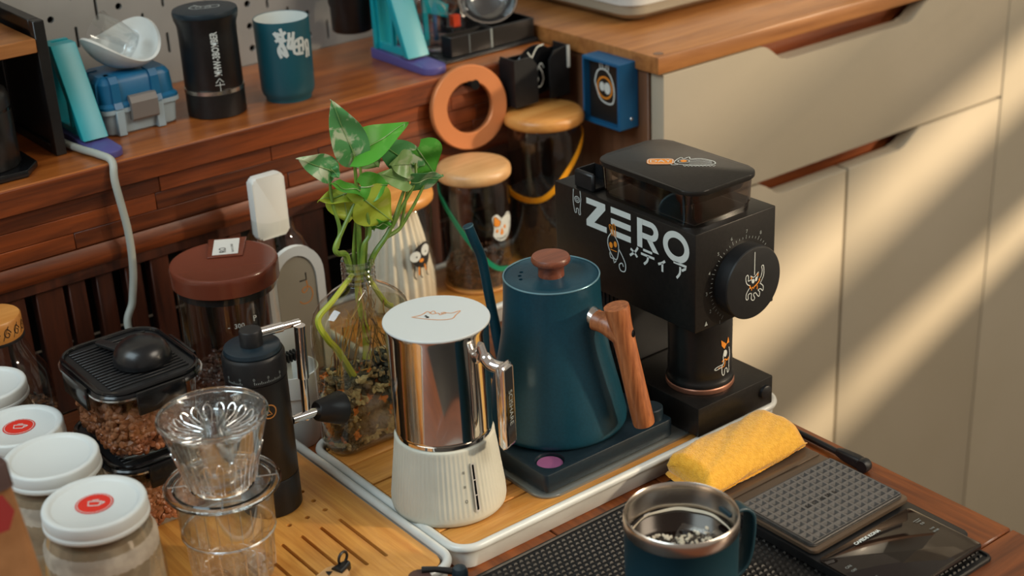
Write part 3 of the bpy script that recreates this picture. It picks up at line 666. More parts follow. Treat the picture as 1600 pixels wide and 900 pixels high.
# front: dial, scale marks
dc = (.9085, .1675); fF = lambda u, v, h: Vector((dc[0] + u, .8615 - h, dc[1] + v))
dk = obj('dial', lathe([(.0348, 0), (.0348, .0140), (.0341, .0152), (.0328, .0155), (0, .0155)], (dc[0], .8615, dc[1]), 90, axis=(0, -1, 0)), 'black_plastic', hd_, ang=25)
mk = bmesh.new()
for i in range(0, 36):
    a = math.radians(232 - i * 6.2)
    if a < math.radians(35): break
    r0, r1 = (.0378, .0416) if i % 4 == 0 else (.0380, .0402)
    stroke(fF, [(r0 * math.cos(a), r0 * math.sin(a)), (r1 * math.cos(a), r1 * math.sin(a))], .0005, bm=mk)
    if i % 4 == 0 and i // 4 < 8: text(fF, str(i // 4 + 1), .0048, .0448 * math.cos(a), .0448 * math.sin(a), bm=mk)
poly(fF, [(-.0470, -.0330), (-.0430, -.0330), (-.0450, -.0285)], bm=mk)
for q in ((.033, -.0335), (.0365, -.0335), (.0348, -.0305)): stroke(fF, circ(*q, .0012), .0005, True, bm=mk)
flat(0, mk, 'scale_marks', 'grey_print', hd_)['kind'] = 'stuff'
fD = lambda u, v, h: fF(u * .9, v * .9, h + .0155)
flat(0, stroke(fD, [(0, .009), (0, .034)], .0009), 'pointer', 'white_print', dk)
mo = stroke(fD, [(-.006, -.001), (-.011, .003), (-.0125, .010), (-.010, .012), (-.0085, .009), (-.0088, .005), (-.005, .0055)], .0009, n=3)
stroke(fD, [(.006, .002), (.0095, .005), (.011, .011), (.010, .0155), (.0125, .016), (.0135, .011), (.013, .004), (.008, -.003)], .0009, bm=mo, n=3)
stroke(fD, [(-.0065, -.003), (-.011, -.008), (-.0115, -.014), (-.0085, -.015), (-.0085, -.010), (-.004, -.010), (-.004, -.016), (-.001, -.0185), (.001, -.0165), (-.001, -.012), (.002, -.011), (.005, -.015), (.0075, -.0165), (.0080, -.012), (.0055, -.009), (.0095, -.009), (.0125, -.012), (.013, -.007), (.009, -.003)], .0009, bm=mo, n=3)
stroke(fD, [(-.004, .004), (-.0055, .010), (-.002, .007), (.002, .008), (.0055, .011), (.0045, .005)], .0009, bm=mo, n=2)
blob(fD, circ(-.002, .003, .0020, .0026, rot=.3), .0004, mo); blob(fD, circ(.0025, .004, .0018, .0024, rot=-.3), .0004, mo)
flat(0, mo, 'creature_outline', 'white_print', dk)
mo = stroke(fD, [(-.0065, -.0005), (-.0055, -.0035), (0, -.0035), (.0065, .0005), (.007, .0035)], .0016, h=.0005, n=4)
for u, l in ((-.004, .003), (-.001, .002), (.004, .004)): stroke(fD, [(u, -.003), (u, -.0035 - l)], .0010, h=.0005, bm=mo)
stroke(fD, [(-.0050, .0085), (-.0045, .006)], .0016, h=.0005, bm=mo); stroke(fD, [(.0048, .0095), (.0043, .007)], .0016, h=.0005, bm=mo)
flat(0, mo, 'creature_drips', 'orange_print', dk)
# hopper
hp = bmesh.new()
def hsec(d, z, r=.016): return [Vector((u, v, z)) for u, v in rrect(.8545 + d, .9355 - d, .8690 + d, .9975 - d, r, 6)]
R = [[hp.verts.new(p) for p in hsec(d, z)] for d, z in ((.0012, .2268), (.0010, .2345), (.0, .2352), (-.0008, .2575))]
for a, b in zip(R[:-1], R[1:]):
    for i in range(len(a)): hp.faces.new((a[i], a[(i + 1) % len(a)], b[(i + 1) % len(a)], b[i]))
hopper = obj('hopper', hp, 'glass_smoke', G)
hp = bmesh.new()
R = [[hp.verts.new(p) for p in q] for q in (hsec(.003, .2560, .014), hsec(.006, .2480, .014), [Vector((u, v, .2290)) for u, v in rrect(.884, .906, .912, .944, .010, 6)])]
for a, b in zip(R[:-1], R[1:]):
    for i in range(len(a)): hp.faces.new((a[i], a[(i + 1) % len(a)], b[(i + 1) % len(a)], b[i]))
obj('funnel', hp, 'glass_smoke', hopper)
obj('funnel_floor', box(.862, .930, .876, .990, .2268, .2285, .0005, 1), 'black_plastic', hopper)
hl = obj('hopper_lid', prism(rrect(.8520, .9390, .8660, 1.0010, .018, 8), .2577, .2625, bev=.0012), 'grinder_black', G)
fL = rotf(lambda u, v, h: Vector((.896 + u, .9385 + v, .2625 + h)), math.radians(-45), 1.25)
flat(0, blob(fL, rrect(-.0190, .0010, -.0045, .0085, .0042, 5), .0004), 'orange_sticker', 'orange_print', hl)
flat(0, text(fL, 'DAY', .0080, -.009, .0020, .05, .0006, bm=stroke(fL, rrect(-.0182, .0002, -.0038, .0077, .0036, 5), .0006, True, .0006)), 'sticker_word', 'white_print', hl)
cr = stroke(fL, [(.003, .006), (.006, .0105), (.008, .0075), (.012, .0115), (.013, .007), (.020, .008), (.029, .003), (.031, -.003), (.026, -.0055), (.016, -.006), (.006, -.0045), (.001, -.001)], .0008, True, .0004, n=3)
stroke(fL, circ(.008, .0025, .0042, .0034), .0006, True, .0004, cr)
for i in range(9): stroke(fL, [(.008 + i * .0026, -.0065), (.009 + i * .0026, -.009), (.0102 + i * .0026, -.0065)], .0006, h=.0004, bm=cr)
for i in range(5): stroke(fL, [(.012, .0052 - i * .0022), (.020, .0058 - i * .0022), (.0285, .0022 - i * .0012)], .0004, h=.0004, bm=cr, n=3)
stroke(fL, [(-.002, -.002), (.000, -.0055), (.004, -.0045)], .0008, h=.0004, bm=cr, n=3)
flat(0, cr, 'line_sticker', 'white_print', hl); flat(0, blob(fL, circ(.008, .0025, .0024), .0005), 'sticker_eye', 'orange_print', hl)
obj('hopper_catch', cut(box(.8535, .8800, 1.002, 1.030, .2265, .2445, .002, 1), box(.857, .878, .999, 1.0265, .2300, .25)), 'black_plastic', G)
gc = (.8910, .8965)
DC = thing('dosing_cup', 'black metal cup with a copper ring and sticker, under the grinder', 'cup', (gc[0], gc[1], 0.0561))
obj('copper_ring', lathe([(0, 0), (.0318, 0), (.0324, .001), (.0324, .0045), (.0315, .0055), (0, .0055)], (*gc, .0561), 64), 'copper_band', DC)
obj('body', lathe([(0, .0055), (.0318, .0055), (.0322, .0070), (.0312, .010), (.0300, .0125), (.0305, .0160), (.0305, .0250), (.0300, .0300), (.0302, .062), (.0300, .068), (.0290, .0735), (.0270, .0735), (.0270, .020), (0, .020)], (*gc, .0561), 64), 'black_metal', DC, ang=50)
fc = on_cyl(gc, .0304, math.radians(-84))
o_ = stroke(fc, [(-.0020, .098), (-.0035, .092), (-.003, .085), (-.005, .082), (-.0045, .074), (-.002, .0725), (-.001, .078), (.002, .078), (.003, .073), (.0055, .075), (.005, .083), (.0065, .091), (.005, .099)], .0009, n=3)
blob(fc, circ(-.0008, .0945, .0024, .0036), .0004, o_)
stroke(fc, [(-.004, .084), (-.010, .083), (-.013, .081), (-.011, .080), (-.006, .0815)], .0008, bm=o_, n=3)
flat(0, o_, 'creature_outline', 'white_print', DC)
o_ = poly(fc, [(-.0055, .1035), (-.0062, .1095), (-.0025, .1065)]); poly(fc, [(-.0055, .1035), (-.0025, .1065), (.001, .1035), (-.002, .0995)], bm=o_); poly(fc, [(.001, .1035), (.0035, .1100), (.0055, .1035)], bm=o_)
stroke(fc, [(-.005, .087), (-.001, .0885), (.002, .0865), (.005, .0885)], .0013, bm=o_, n=3); stroke(fc, [(-.001, .087), (-.002, .0815), (-.009, .0815)], .0010, bm=o_, n=2)
flat(0, o_, 'creature_orange', 'orange_print', DC)
#@@MORE
# ================================================================== hand grinder
hc = (.5000, 1.0335)
HG = thing('hand_coffee_grinder', 'tall matt black hand grinder with a silver folding crank, on the slotted bamboo tray', 'hand grinder', (*hc, .0216))
def LZ(pr, c, z, seg=64, **k): return lathe(pr, (c[0], c[1], z), seg, **k)
obj('catch_cup', LZ([(0, 0), (.0255, 0), (.0264, .001), (.0264, .0330), (.0258, .0340), (0, .034)], hc, .0216), 'black_metal', HG)
hbod = obj('body', LZ([(0, 0), (.0258, 0), (.0264, .001), (.0264, .0940), (0, .0940)], hc, .0561), 'black_metal', HG)
hco = obj('collar', LZ([(0, 0), (.0258, 0), (.0260, .0008), (.0268, .0012), (.0268, .0205), (.0262, .0220), (.0254, .0235), (0, .0235)], hc, .1502), 'black_plastic', HG)
obj('cap', LZ([(0, 0), (.0240, 0), (.0245, .001), (.0238, .0042), (.0225, .0050), (0, .0050)], hc, .1737), 'base_blue', HG)
cr = obj('crank', LZ([(0, 0), (.0098, 0), (.0098, .0125), (.0090, .0138), (0, .0138)], hc, .1787, 32), 'black_plastic', HG)
yy = hc[1]
a0 = Vector((hc[0] + .009, yy, .1865)); a1 = PX(441, 507, y=yy); a2 = PX(467, 503, y=yy); a1 = a0 + (a2 - a0) * .55
obj('crank_arm', tube([a1, a2], .0033, 14, tube([a0, a1], .0045, 14)), 'chrome', cr)
b0 = a2 + Vector((-.0025, -.0045, -.001)); b2 = PX(477, 652, y=yy) + Vector((0, -.003, 0)); b1 = b0 + (b2 - b0) * .55
b0 = a2 + Vector((-.003, -.006, .0))
obj('crank_rod', tube([b1, b2], .0036, 14, tube([b0, b1], .0050, 14)), 'chrome', cr)
c0 = PX(457, 656, y=yy - .006); c1 = PX(497, 642, y=yy - .006)
obj('knob_peg', tube([c0, c1], .0040, 14), 'chrome', cr)
kd = (PX(548, 634, y=yy - .004) - c1).normalized()
obj('crank_knob', lathe([(0, 0), (.0078, 0), (.0090, .001), (.0148, .0235), (.0152, .0262), (.0144, .0275), (0, .0278)], c1 - kd * .002, 40, axis=kd), 'black_plastic', cr)
fh = on_cyl(hc, .0264, math.radians(-103)); fo = bmesh.new()
flat(0, stroke(fh, [(-.001, .1235), (.0035, .1235), (.001, .1275), (.0012, .1305)], .0009, h=.0004, bm=stroke(fh, circ(.0012, .1262, .0062, .0062, 28), .0010, True)), 'emblem', 'lid_wood', hbod)
fq = on_cyl(hc, .0268, math.radians(-120)); mk = bmesh.new()
for i in range(-16, 17):
    if -7 < i < 0: continue
    stroke(fq, [(i * .0015, .1535), (i * .0015, .1535 + (.0026 if i % 4 == 0 else .0015))], .0005, bm=mk)
    if i % 8 == 0: text(fq, '0', .0035, i * .0015, .1582, bm=mk)
flat(0, mk, 'scale_marks', 'grey_print', hco)['kind'] = 'stuff'
# ================================================================== dripper and glass server
dcx = (.4236, .9608)
SV = thing('glass_server', 'clear stepped glass tumbler carrying the dripper, on the slotted bamboo tray', 'glass', (*dcx, .0216))
rb = lambda a, z: 1 + (.018 * math.cos(a * 22) if z < .036 else 0)
obj('outer_wall', LZ([(0, 0), (.030, 0), (.0325, .003), (.0335, .012), (.0340, .024), (.0345, .0385), (.0365, .0435), (.0380, .0465), (.0385, .055), (.0390, .083)], dcx, .0216, 132, rfun=rb), 'glass_rib', SV, ang=80)
obj('inner_wall', LZ([(0, .007), (.029, .007), (.0315, .013), (.0325, .0385), (.0355, .0465), (.0365, .055), (.0370, .083)], dcx, .0216, 72), 'glass_thin', SV, ang=80)
obj('rim', tube([(dcx[0] + .038 * math.cos(a), dcx[1] + .038 * math.sin(a), .1048) for a in [2 * PI * i / 64 for i in range(64)]], .0012, 8, closed=True), 'glass_solid', SV)
obj('step_ring', tube([(dcx[0] + .0372 * math.cos(a), dcx[1] + .0372 * math.sin(a), .0660) for a in [2 * PI * i / 64 for i in range(64)]], .0012, 8, closed=True), 'glass_bright', SV)
DR = thing('glass_dripper', 'clear fluted cone dripper with a wide flange, sitting on the glass tumbler', 'coffee dripper', (*dcx, .1064))
fl_ = lambda a, z: 1 + (.012 * abs(math.cos(a * 11)) * max(0, 1 - abs(z - .020) / .021) if z < .041 else 0)
ow = [(.0262, .0048), (.0270, .008), (.0295, .016), (.0325, .026), (.0356, .037), (.0368, .041), (.0394, .050), (.0424, .0600), (.0436, .0640)]
obj('outer_cone', LZ(ow, dcx, .1064, 132, rfun=fl_), 'glass_rib', DR, ang=80)
obj('inner_cone', LZ([(.0095, .0050), (.0215, .0085), (.0245, .018), (.0290, .034), (.0350, .052), (.0405, .0642)], dcx, .1064, 72), 'glass_thin', DR, ang=80)
obj('rim', LZ([(.0403, .0640), (.0408, .0655), (.0422, .0662), (.0436, .0655), (.0441, .0638), (.0434, .0622), (.0412, .0620), (.0403, .0640)], dcx, .1064, 72), 'glass_solid', DR)
obj('flange', LZ([(.020, .0), (.0455, .0), (.0466, .0010), (.0468, .0026), (.0460, .0036), (.0448, .0026), (.0400, .0022), (.0385, .0034), (.037, .0022), (.0262, .0022), (.0250, .0048), (.0200, .0048), (.020, 0)], dcx, .1064, 72), 'glass_solid', DR)
for k in range(20):
    a = 2 * PI * k / 20; ca, sa = math.cos(a), math.sin(a)
    loop = []
    for r, z, off in ((.0125, .0470, 0), (.0200, .0480, -.0010), (.0290, .0500, -.0030), (.0330, .0535, -.0028), (.0350, .0555, 0), (.0330, .0535, .0028), (.0290, .0500, .0030), (.0200, .0480, .0010)):
        loop.append(Vector((dcx[0] + r * ca - off * sa, dcx[1] + r * sa + off * ca, .1064 + z)))
    obj('rib_refraction', tube(spline(loop + [loop[0]], 3), .00070, 6), 'glass_bright', DR)  # rib loops set off the wall, shaped as refraction and reflection show them
for k in range(22):
    a = 2 * PI * k / 22; L_ = []
    for r, z, off in ((.0278, .006, -.0012), (.0305, .018, -.0018), (.0340, .031, -.0026), (.0356, .0365, -.0016), (.0360, .0380, 0), (.0356, .0365, .0016), (.0340, .031, .0026), (.0305, .018, .0018), (.0278, .006, .0012)):
        L_.append(Vector((dcx[0] + r * math.cos(a) - off * math.sin(a), dcx[1] + r * math.sin(a) + off * math.cos(a), .1064 + z)))
    obj('flute', tube(spline(L_, 2), .00055, 5), 'glass_bright', DR)
    q = [Vector((dcx[0] + r * math.cos(a), dcx[1] + r * math.sin(a), .0216 + z)) for r, z in ((.0335, .006), (.0345, .020), (.0352, .0385))]
    obj('flute', tube(q, .00060, 5), 'glass_bright', SV)
for k in range(4):
    a = PI / 4 + k * PI / 2 + .3
    obj('flange_rib', box(-.0005, .0005, 0, .018, 0, .0010), 'glass_solid', DR) if False else obj('flange_rib', tube([(dcx[0] + .0275 * math.cos(a), dcx[1] + .0275 * math.sin(a), .1098), (dcx[0] + .043 * math.cos(a), dcx[1] + .043 * math.sin(a), .1098)], .0007, 6), 'glass_bright', DR)
obj('nozzle_refraction', LZ([(.0135, .0060), (.0125, .0470), (.0100, .0480), (.0098, .0640), (.0085, .0650), (.0075, .0640), (.0075, .0460), (.0115, .0060), (.0135, .0060)], dcx, .1064, 32), 'glass_rib', DR)  # tube modelled after the bottom nozzle's refracted image in the glass
# ================================================================== white-lidded jars
def white_jar(c, r, zt, label, sticker, zb=0.0216, grp='white-lidded glass jars', fill=.80):
    j = thing('glass_jar', label, 'jar', (*c, zb), grp)
    h = zt - zb
    rw = r * 1.04
    obj('body', LZ([(0, 0), (rw - .006, 0), (rw + .003, .003), (rw + .0052, .012), (rw + .0045, h * .5), (rw + .001, h * .72), (r * .975, h - .022), (r * .955, h - .012)], c, zb, 56), 'glass_amber', j, ang=70)
    if fill: obj('powder', LZ([(0, 0), (rw, .0), (rw + .0028, .006), (rw + .0020, h * fill * .9), (rw * .9, h * fill), (0, h * fill + .002)], c, zb + .0015, 40), 'powder', j, kind='stuff')
    l = obj('lid', LZ([(0, .0112), (r * .80, .0112), (r * .835, .0120), (r * .86, .0132), (r * .95, .0136), (r * .985, .0130), (r, .0115), (r * 1.005, .004), (r * 1.0, .0035), (r * 1.015, .003), (r * 1.02, .0), (r * .99, -.0012), (r * .9, -.001), (0, -.001)], c, zt - .0136, 72), ['jar_lid'], j, ang=50)
    if sticker:
        f = rotf(ZD(c, zt - .0024), math.radians(-37))
        flat(0, blob(f, circ(0, 0, r * .365, n=40), .0003), 'round_sticker', 'red_sticker', l)
        s = stroke(f, circ(0, 0, r * .325, n=40), r * .012, True, .0005); q = r * .10
        stroke(f, [(-1.3 * q, .7 * q), (-1.0 * q, -.8 * q), (1.0 * q, -.8 * q), (1.2 * q, .7 * q)], q * .32, True, .0005, s); stroke(f, [(1.2 * q, .5 * q), (1.9 * q, .3 * q), (1.1 * q, -.5 * q)], q * .28, h=.0005, bm=s, n=3)
        stroke(f, [(-.6 * q, 1.1 * q), (.6 * q, 1.3 * q)], q * .25, h=.0005, bm=s)
        text(f, '· GOOD TEA ·', r * .001, 0, 0, bm=s) if False else None
        for k in range(26):
            a = 2 * PI * k / 26; stroke(f, [(r * .335 * math.cos(a), r * .335 * math.sin(a)), (r * .355 * math.cos(a), r * .355 * math.sin(a))], r * .012, h=.0005, bm=s)
        flat(0, s, 'sticker_print', 'white_print', l)['kind'] = 'stuff'
    return j
white_jar((.3172, .9541), .0388, .1400, 'white-lidded jar with round red sticker, nearest of the jars at lower left', True)
white_jar((.3197, 1.0424), .0372, .1400, 'jar with plain white lid and no sticker, between the two red-stickered jars', False)
white_jar((.3250, 1.1290), .0365, .1290, 'white-lidded jar with red sticker at the left photo edge, behind the plain one', True)
white_jar((.3290, 1.2180), .0355, .1310, 'rearmost white-lidded jar at left edge, in front of the dark tea jar', False, 0.0)
# ---- dark tea jar
tj = (.3720, 1.3120)
TJ = thing('tea_jar', 'glass jar of loose dark tea with patterned wooden lid at the far left edge', 'jar', (*tj, 0))
obj('body', LZ([(0, 0), (.040, 0), (.0455, .004), (.0460, .02), (.0455, .07), (.042, .090), (.034, .104), (.0265, .122), (.0255, .132)], tj, 0, 56), 'glass_thin', TJ, ang=70)
r5 = random.Random(5); bm = LZ([(0, 0), (.0435, 0), (.0435, .040), (0, .043)], tj, .004, 32)
for _ in range(420):
    a = r5.uniform(0, 2 * PI); q = math.sqrt(r5.random()) * .043; z = .046 + r5.uniform(-.004, .002)
    if r5.random() < .55: q = .0435; z = r5.uniform(.006, .046)
    bean(bm, Vector((tj[0] + q * math.cos(a), tj[1] + q * math.sin(a), z)), r5.uniform(.0012, .0032), r5)
obj('tea_leaves', bm, 'tea_leaf', TJ, kind='stuff')
tl = obj('lid', LZ([(0, 0), (.0270, 0), (.0280, .002), (.0280, .0190), (.0270, .0205), (0, .0205)], tj, .1300, 48), 'lid_wood', TJ)
obj('seal', LZ([(.0255, 0), (.0285, .001), (.0285, .003), (.0255, .004)], tj, .1270, 48), 'black_plastic', TJ)
ftj = on_cyl(tj, .0281, math.radians(-80)); s = bmesh.new()
for k in range(-3, 4):
    u = k * .011; stroke(ftj, [(u + .004, .140), (u, .145), (u - .003, .140), (u, .136), (u + .0022, .139), (u, .141)], .0008, bm=s, n=4); stroke(ftj, [(u - .005, .134), (u + .002, .147)], .0006, bm=s)
flat(0, s, 'lid_pattern', 'dark_print', tl)
# ================================================================== bean containers (two, stacked)
def bean_box(zb, h, label, scoop):
    X0, X1, Y0, Y1 = .3755, .4705, 1.0560, 1.1720
    t = thing('bean_container', label, 'food container', ((X0 + X1) / 2, (Y0 + Y1) / 2, zb), 'stacked bean containers')
    def sec(d, z, r): return [Vector((u, v, zb + z)) for u, v in rrect(X0 + d, X1 - d, Y0 + d, Y1 - d, r, 7)]
    def shell(S): 
        bm = bmesh.new(); R = [[bm.verts.new(p) for p in s] for s in S]
        for a, b in zip(R[:-1], R[1:]):
            for i in range(len(a)): bm.faces.new((a[i], a[(i + 1) % len(a)], b[(i + 1) % len(a)], b[i]))
        bm.faces.new(R[0][::-1]); return bm
    obj('body', shell([sec(.012, 0, .016), sec(.0085, .004, .019), sec(.005, h - .018, .021), sec(.004, h - .010, .022)]), 'glass_thin', t, ang=60)
    rr = random.Random(int(zb * 1e4)); bm = loft([sec(.016, .004, .014), sec(.0125, h - .026, .018)])
    for _ in range(560):
        k = rr.random(); u = rr.uniform(X0 + .013, X1 - .013); v = rr.uniform(Y0 + .013, Y1 - .013); z = h - .025 + rr.uniform(-.002, .003)
        if k < .38: v = Y0 + .0115 - z * 0; z = rr.uniform(.006, h - .024); u = rr.uniform(X0 + .022, X1 - .022)
        elif k < .70: u = X0 + .0115; z = rr.uniform(.006, h - .024); v = rr.uniform(Y0 + .022, Y1 - .022)
        elif k < .85:
            a = rr.uniform(PI, 1.5 * PI); z = rr.uniform(.006, h - .024); u = X0 + .0285 + .0165 * math.cos(a); v = Y0 + .0285 + .0165 * math.sin(a)
        bean(bm, Vector((u, v, zb + z)), rr.uniform(.0052, .0064), rr)
    obj('coffee_beans', bm, 'beans_light', t, kind='stuff')
    lz = h - .0100
    obj('lid_base', loft([sec(.0015, lz, .025), sec(-.0005, lz + .002, .027), sec(-.0005, lz + .0055, .027), sec(.001, lz + .0070, .026)]), 'black_gloss', t)
    obj('lid_seal', loft([sec(-.0018, lz + .0030, .028), sec(-.0018, lz + .0046, .028)]), 'glass_bright', t)
    rimb = tube(sec(.0030, lz + .0088, .022), .0022, 8, closed=True)
    lt = obj('lid_top', loft([sec(.002, lz + .0065, .024), sec(.002, lz + .0080, .024)]), 'black_plastic', t)
    obj('lid_rim', rimb, 'black_gloss', t)
    for k in range(17):
        y = Y0 + .016 + k * .0053; obj('ridge', box(X0 + .012, X1 - .012, y, y + .0026, zb + lz + .0079, zb + lz + .0094, .0004, 1), 'black_plastic', lt)
    for (ax_, x, y) in (('y', (X0 + X1) / 2, Y0), ('y', (X0 + X1) / 2, Y1), ('x', X0, (Y0 + Y1) / 2), ('x', X1, (Y0 + Y1) / 2)):
        s = -1 if (x == X0 or y == Y0) else 1
        if ax_ == 'y': b = box(x - .022, x + .022, *sorted((y + s * .0005, y + s * .0040)), zb + lz - .0125, zb + lz + .0085, .0012, 2)
        else: b = box(*sorted((x + s * .0005, x + s * .0040)), y - .024, y + .024, zb + lz - .0125, zb + lz + .0085, .0012, 2)
        obj('latch', b, 'black_gloss', t)
    return zb + lz + .0094
z1 = bean_box(.0216, .0700, 'lower black-lidded clear container of light brown beans, under its twin', False)
z2 = bean_box(z1 + .0018, .0690, 'upper black-lidded clear container of brown coffee beans with a scoop on top', True)
SC = thing('coffee_scoop', 'black round coffee scoop lying face down on the upper bean container', 'scoop', (.430, 1.108, z2 + .0006))
sc_c = (.4310, 1.1030)
obj('bowl', LZ([(.0235, 0), (.0248, .0), (.0250, .0015), (.0240, .0070), (.0215, .0125), (.0170, .0168), (.0105, .0192), (0, .0200)], sc_c, z2 + .0016, 48), 'black_gloss_soft', SC)
obj('handle', box(-.0045, .0045, 0, .045, 0, .0032, .0012, 2), 'black_plastic', SC) if False else None
hd2 = Vector((-.30, .954, 0)); hn = Vector((.954, .30, 0)); hs0 = Vector((*sc_c, z2 + .0028))
obj('handle', prism(rrect(.022, .056, -.0045, .0045, .0030, 4), 0, .0030, lambda u, v, h: hs0 + hd2 * u + hn * v + Vector((0, 0, h)), bev=.0006), 'black_plastic', SC)
# ================================================================== brown-lidded coffee canister
bc = (.5765, 1.2290)
BC = thing('coffee_canister', 'tall clear canister of dark beans with a round brown lid and label', 'canister', (*bc, 0))
obj('body', LZ([(0, 0), (.0470, 0), (.0488, .003), (.0488, .1560)], bc, 0, 64), 'glass_thin', BC, ang=60)
r6 = random.Random(9); bm = LZ([(0, .003), (.0445, .003), (.0445, .052), (0, .056)], bc, 0, 32)
for _ in range(800):
    a = r6.uniform(0, 2 * PI); q = math.sqrt(r6.random()) * .044; z = .056 + r6.uniform(-.003, .002)
    if r6.random() < .6: q = .0450; z = r6.uniform(.005, .055)
    bean(bm, Vector((bc[0] + q * math.cos(a), bc[1] + q * math.sin(a), z)), r6.uniform(.0038, .0048), r6)
obj('coffee_beans', bm, 'beans_dark', BC, kind='stuff')
bl = obj('lid', LZ([(0, 0), (.0500, 0), (.0520, .0015), (.0524, .0150), (.0524, .0185), (.0516, .0200), (.0500, .0206), (.0480, .0200), (0, .0200)], bc, .1510, 72), 'brown_plastic', BC)
obj('seal_ring', LZ([(.0440, .0), (.0478, .001), (.0478, .0075), (.0440, .008)], bc, .1425, 64), 'black_plastic', BC)
ring_p = [(bc[0] + .0500 * math.cos(a), bc[1] + .0500 * math.sin(a), .1716) for a in [2 * PI * i / 72 for i in range(72)]]
fbl = rotf(ZD((bc[0] + .0150, bc[1] + .0225), .1711), math.radians(-31))
hp_ = obj('lid_handle', prism([(-.0170, -.0200), (.0170, -.0200), (.0190, .0270), (-.0190, .0270)], 0, .0016, lambda u, v, h: fbl(u, v, h), bev=.0005), 'brown_plastic', bl)
lb = obj('label', prism([(-.0125, -.0160), (.0125, -.0160), (.0125, .0230), (-.0125, .0230)], .0016, .0020, lambda u, v, h: fbl(u, v, h)), 'white_plastic', hp_, smooth=False) if False else obj('label', prism([(-.0125, -.0160), (.0125, -.0160), (.0125, .0230), (-.0125, .0230)], .0016, .0020, lambda u, v, h: fbl(u, v, h)), 'white_plastic', bl, smooth=False)
flat(0, text(fbl, 'BLACK COFFEE', .0030, .0065, -.002, PI / 2 + .1, .0023, bm=text(fbl, 'RO', .0095, -.0025, -.006, PI / 2 + .1, .0023)), 'label_print', 'dark_print', bl)
fbc = on_cyl(bc, .0489, math.radians(-112)); s = bmesh.new()
for k, tx in enumerate(('300', '200', '100')):
    text(fbc, tx, .0068, .004, .122 - k * .024, bm=s); text(fbc, '-', .008, -.006, .122 - k * .024, bm=s)
text(fbc, 'P', .008, .020, .126, bm=s); text(fbc, 'P', .008, .020, .108, bm=s)
flat(0, s, 'volume_marks', 'white_print', BC)
# ================================================================== white bottle behind it
wc = (.6690, 1.2980)
WB = thing('tall_bottle', 'tall clear bottle with a flat white stopper and arched white sleeve', 'bottle', (*wc, 0))
def wsec(a, b, z, r): return [Vector((wc[0] + u, wc[1] + v, z)) for u, v in rrect(-a, a, -b, b, r, 6)]
def open_loft(S, capb=True):
    bm = bmesh.new(); R = [[bm.verts.new(p) for p in s] for s in S]
    for a, b in zip(R[:-1], R[1:]):
        for i in range(len(a)): bm.faces.new((a[i], a[(i + 1) % len(a)], b[(i + 1) % len(a)], b[i]))
    if capb: bm.faces.new(R[0][::-1])
    return bm
obj('body', open_loft([wsec(.033, .030, 0, .02), wsec(.0355, .032, .004, .022), wsec(.0355, .032, .118, .022), wsec(.034, .031, .132, .022), wsec(.028, .026, .148, .02), wsec(.0225, .021, .156, .018), wsec(.0215, .020, .172, .018)]), 'glass_thin', WB, ang=60)
obj('stopper', prism(rrect(-.0185, .0185, .150, .2175, .005, 5), 1.292, 1.304, lambda u, v, h: Vector((wc[0] - .002 + u, h, v)), bev=.0025), 'white_plastic', WB)
arch = [(.026 * math.cos(a), .112 + .030 * math.sin(a)) for a in [PI * i / 16 for i in range(17)]]
so = [(.033, 0)] + [(.0330 * math.cos(a), .112 + .0365 * math.sin(a)) for a in [PI * i / 16 for i in range(17)]] + [(-.033, 0)]
FW = lambda u, v, h: Vector((wc[0] + u, h, v))
pb = cut(prism(so, 1.259, 1.265, FW), prism([(.0235, -.01)] + [(.0235 * math.cos(a), .108 + .030 * math.sin(a)) for a in [PI * i / 16 for i in range(17)]] + [(-.0235, -.01)], 1.25, 1.28, FW))
obj('sleeve', pb, 'white_plastic', WB, ang=30)
obj('label', prism([(.0232, .003)] + [(.0232 * math.cos(a), .108 + .0297 * math.sin(a)) for a in [PI * i / 16 for i in range(17)]] + [(-.0232, .003)], 1.2610, 1.2640, FW), 'label_beige', WB)
fw = lambda u, v, h: Vector((wc[0] + u, 1.2610 - h, v))
flat(0, stroke(fw, [(.004, .108), (.012, .108), (.012, .116)], .0014), 'label_mark', 'dark_print', WB)
flat(0, stroke(fw, [(.012, .107), (.0125, .098), (.008, .094), (.006, .098), (.011, .100), (.016, .098), (.018, .090), (.014, .083), (.006, .082), (.002, .086)], .0010, n=3), 'label_doodle', 'orange_print', WB)
# ---- white cup with a brush in it
cc = (.5930, 1.1480)
CU = thing('brush_cup', 'small white plastic cup behind the hand grinder, holding a white brush', 'cup', (*cc, 0))
obj('cup', LZ([(0, 0), (.0190, 0), (.0205, .003), (.0225, .030), (.0235, .055), (.0255, .057), (.0262, .080), (.0250, .080), (.0240, .060), (.0220, .055), (.0190, .004), (0, .004)], cc, 0, 48), 'white_plastic', CU)
BR = thing('cleaning_brush', 'white brush with short black bristles standing in the small white cup', 'brush', (cc[0], cc[1], .0045))
bo = (cc[0] - .002, cc[1] + .004)
obj('handle', box(bo[0] - .004, bo[0] + .004, bo[1] - .003, bo[1] + .003, .0045, .09, .001, 1), 'white_plastic', BR)
obj('head', prism([(-.0165, .088), (.0165, .088), (.0165, .112), (.010, .122), (0, .125), (-.010, .122), (-.0165, .112)], bo[1] - .003, bo[1] + .004, lambda u, v, h: Vector((bo[0] + u, h, v)), bev=.001), 'white_plastic', BR)
bm = bmesh.new()
for i in range(9): box(bo[0] - .0150 + i * .0035, bo[0] - .0133 + i * .0035, bo[1] - .0125, bo[1] - .003, .0895, .0975, bm=bm)
obj('bristles', bm, 'dark_print', BR, smooth=False, kind='stuff')
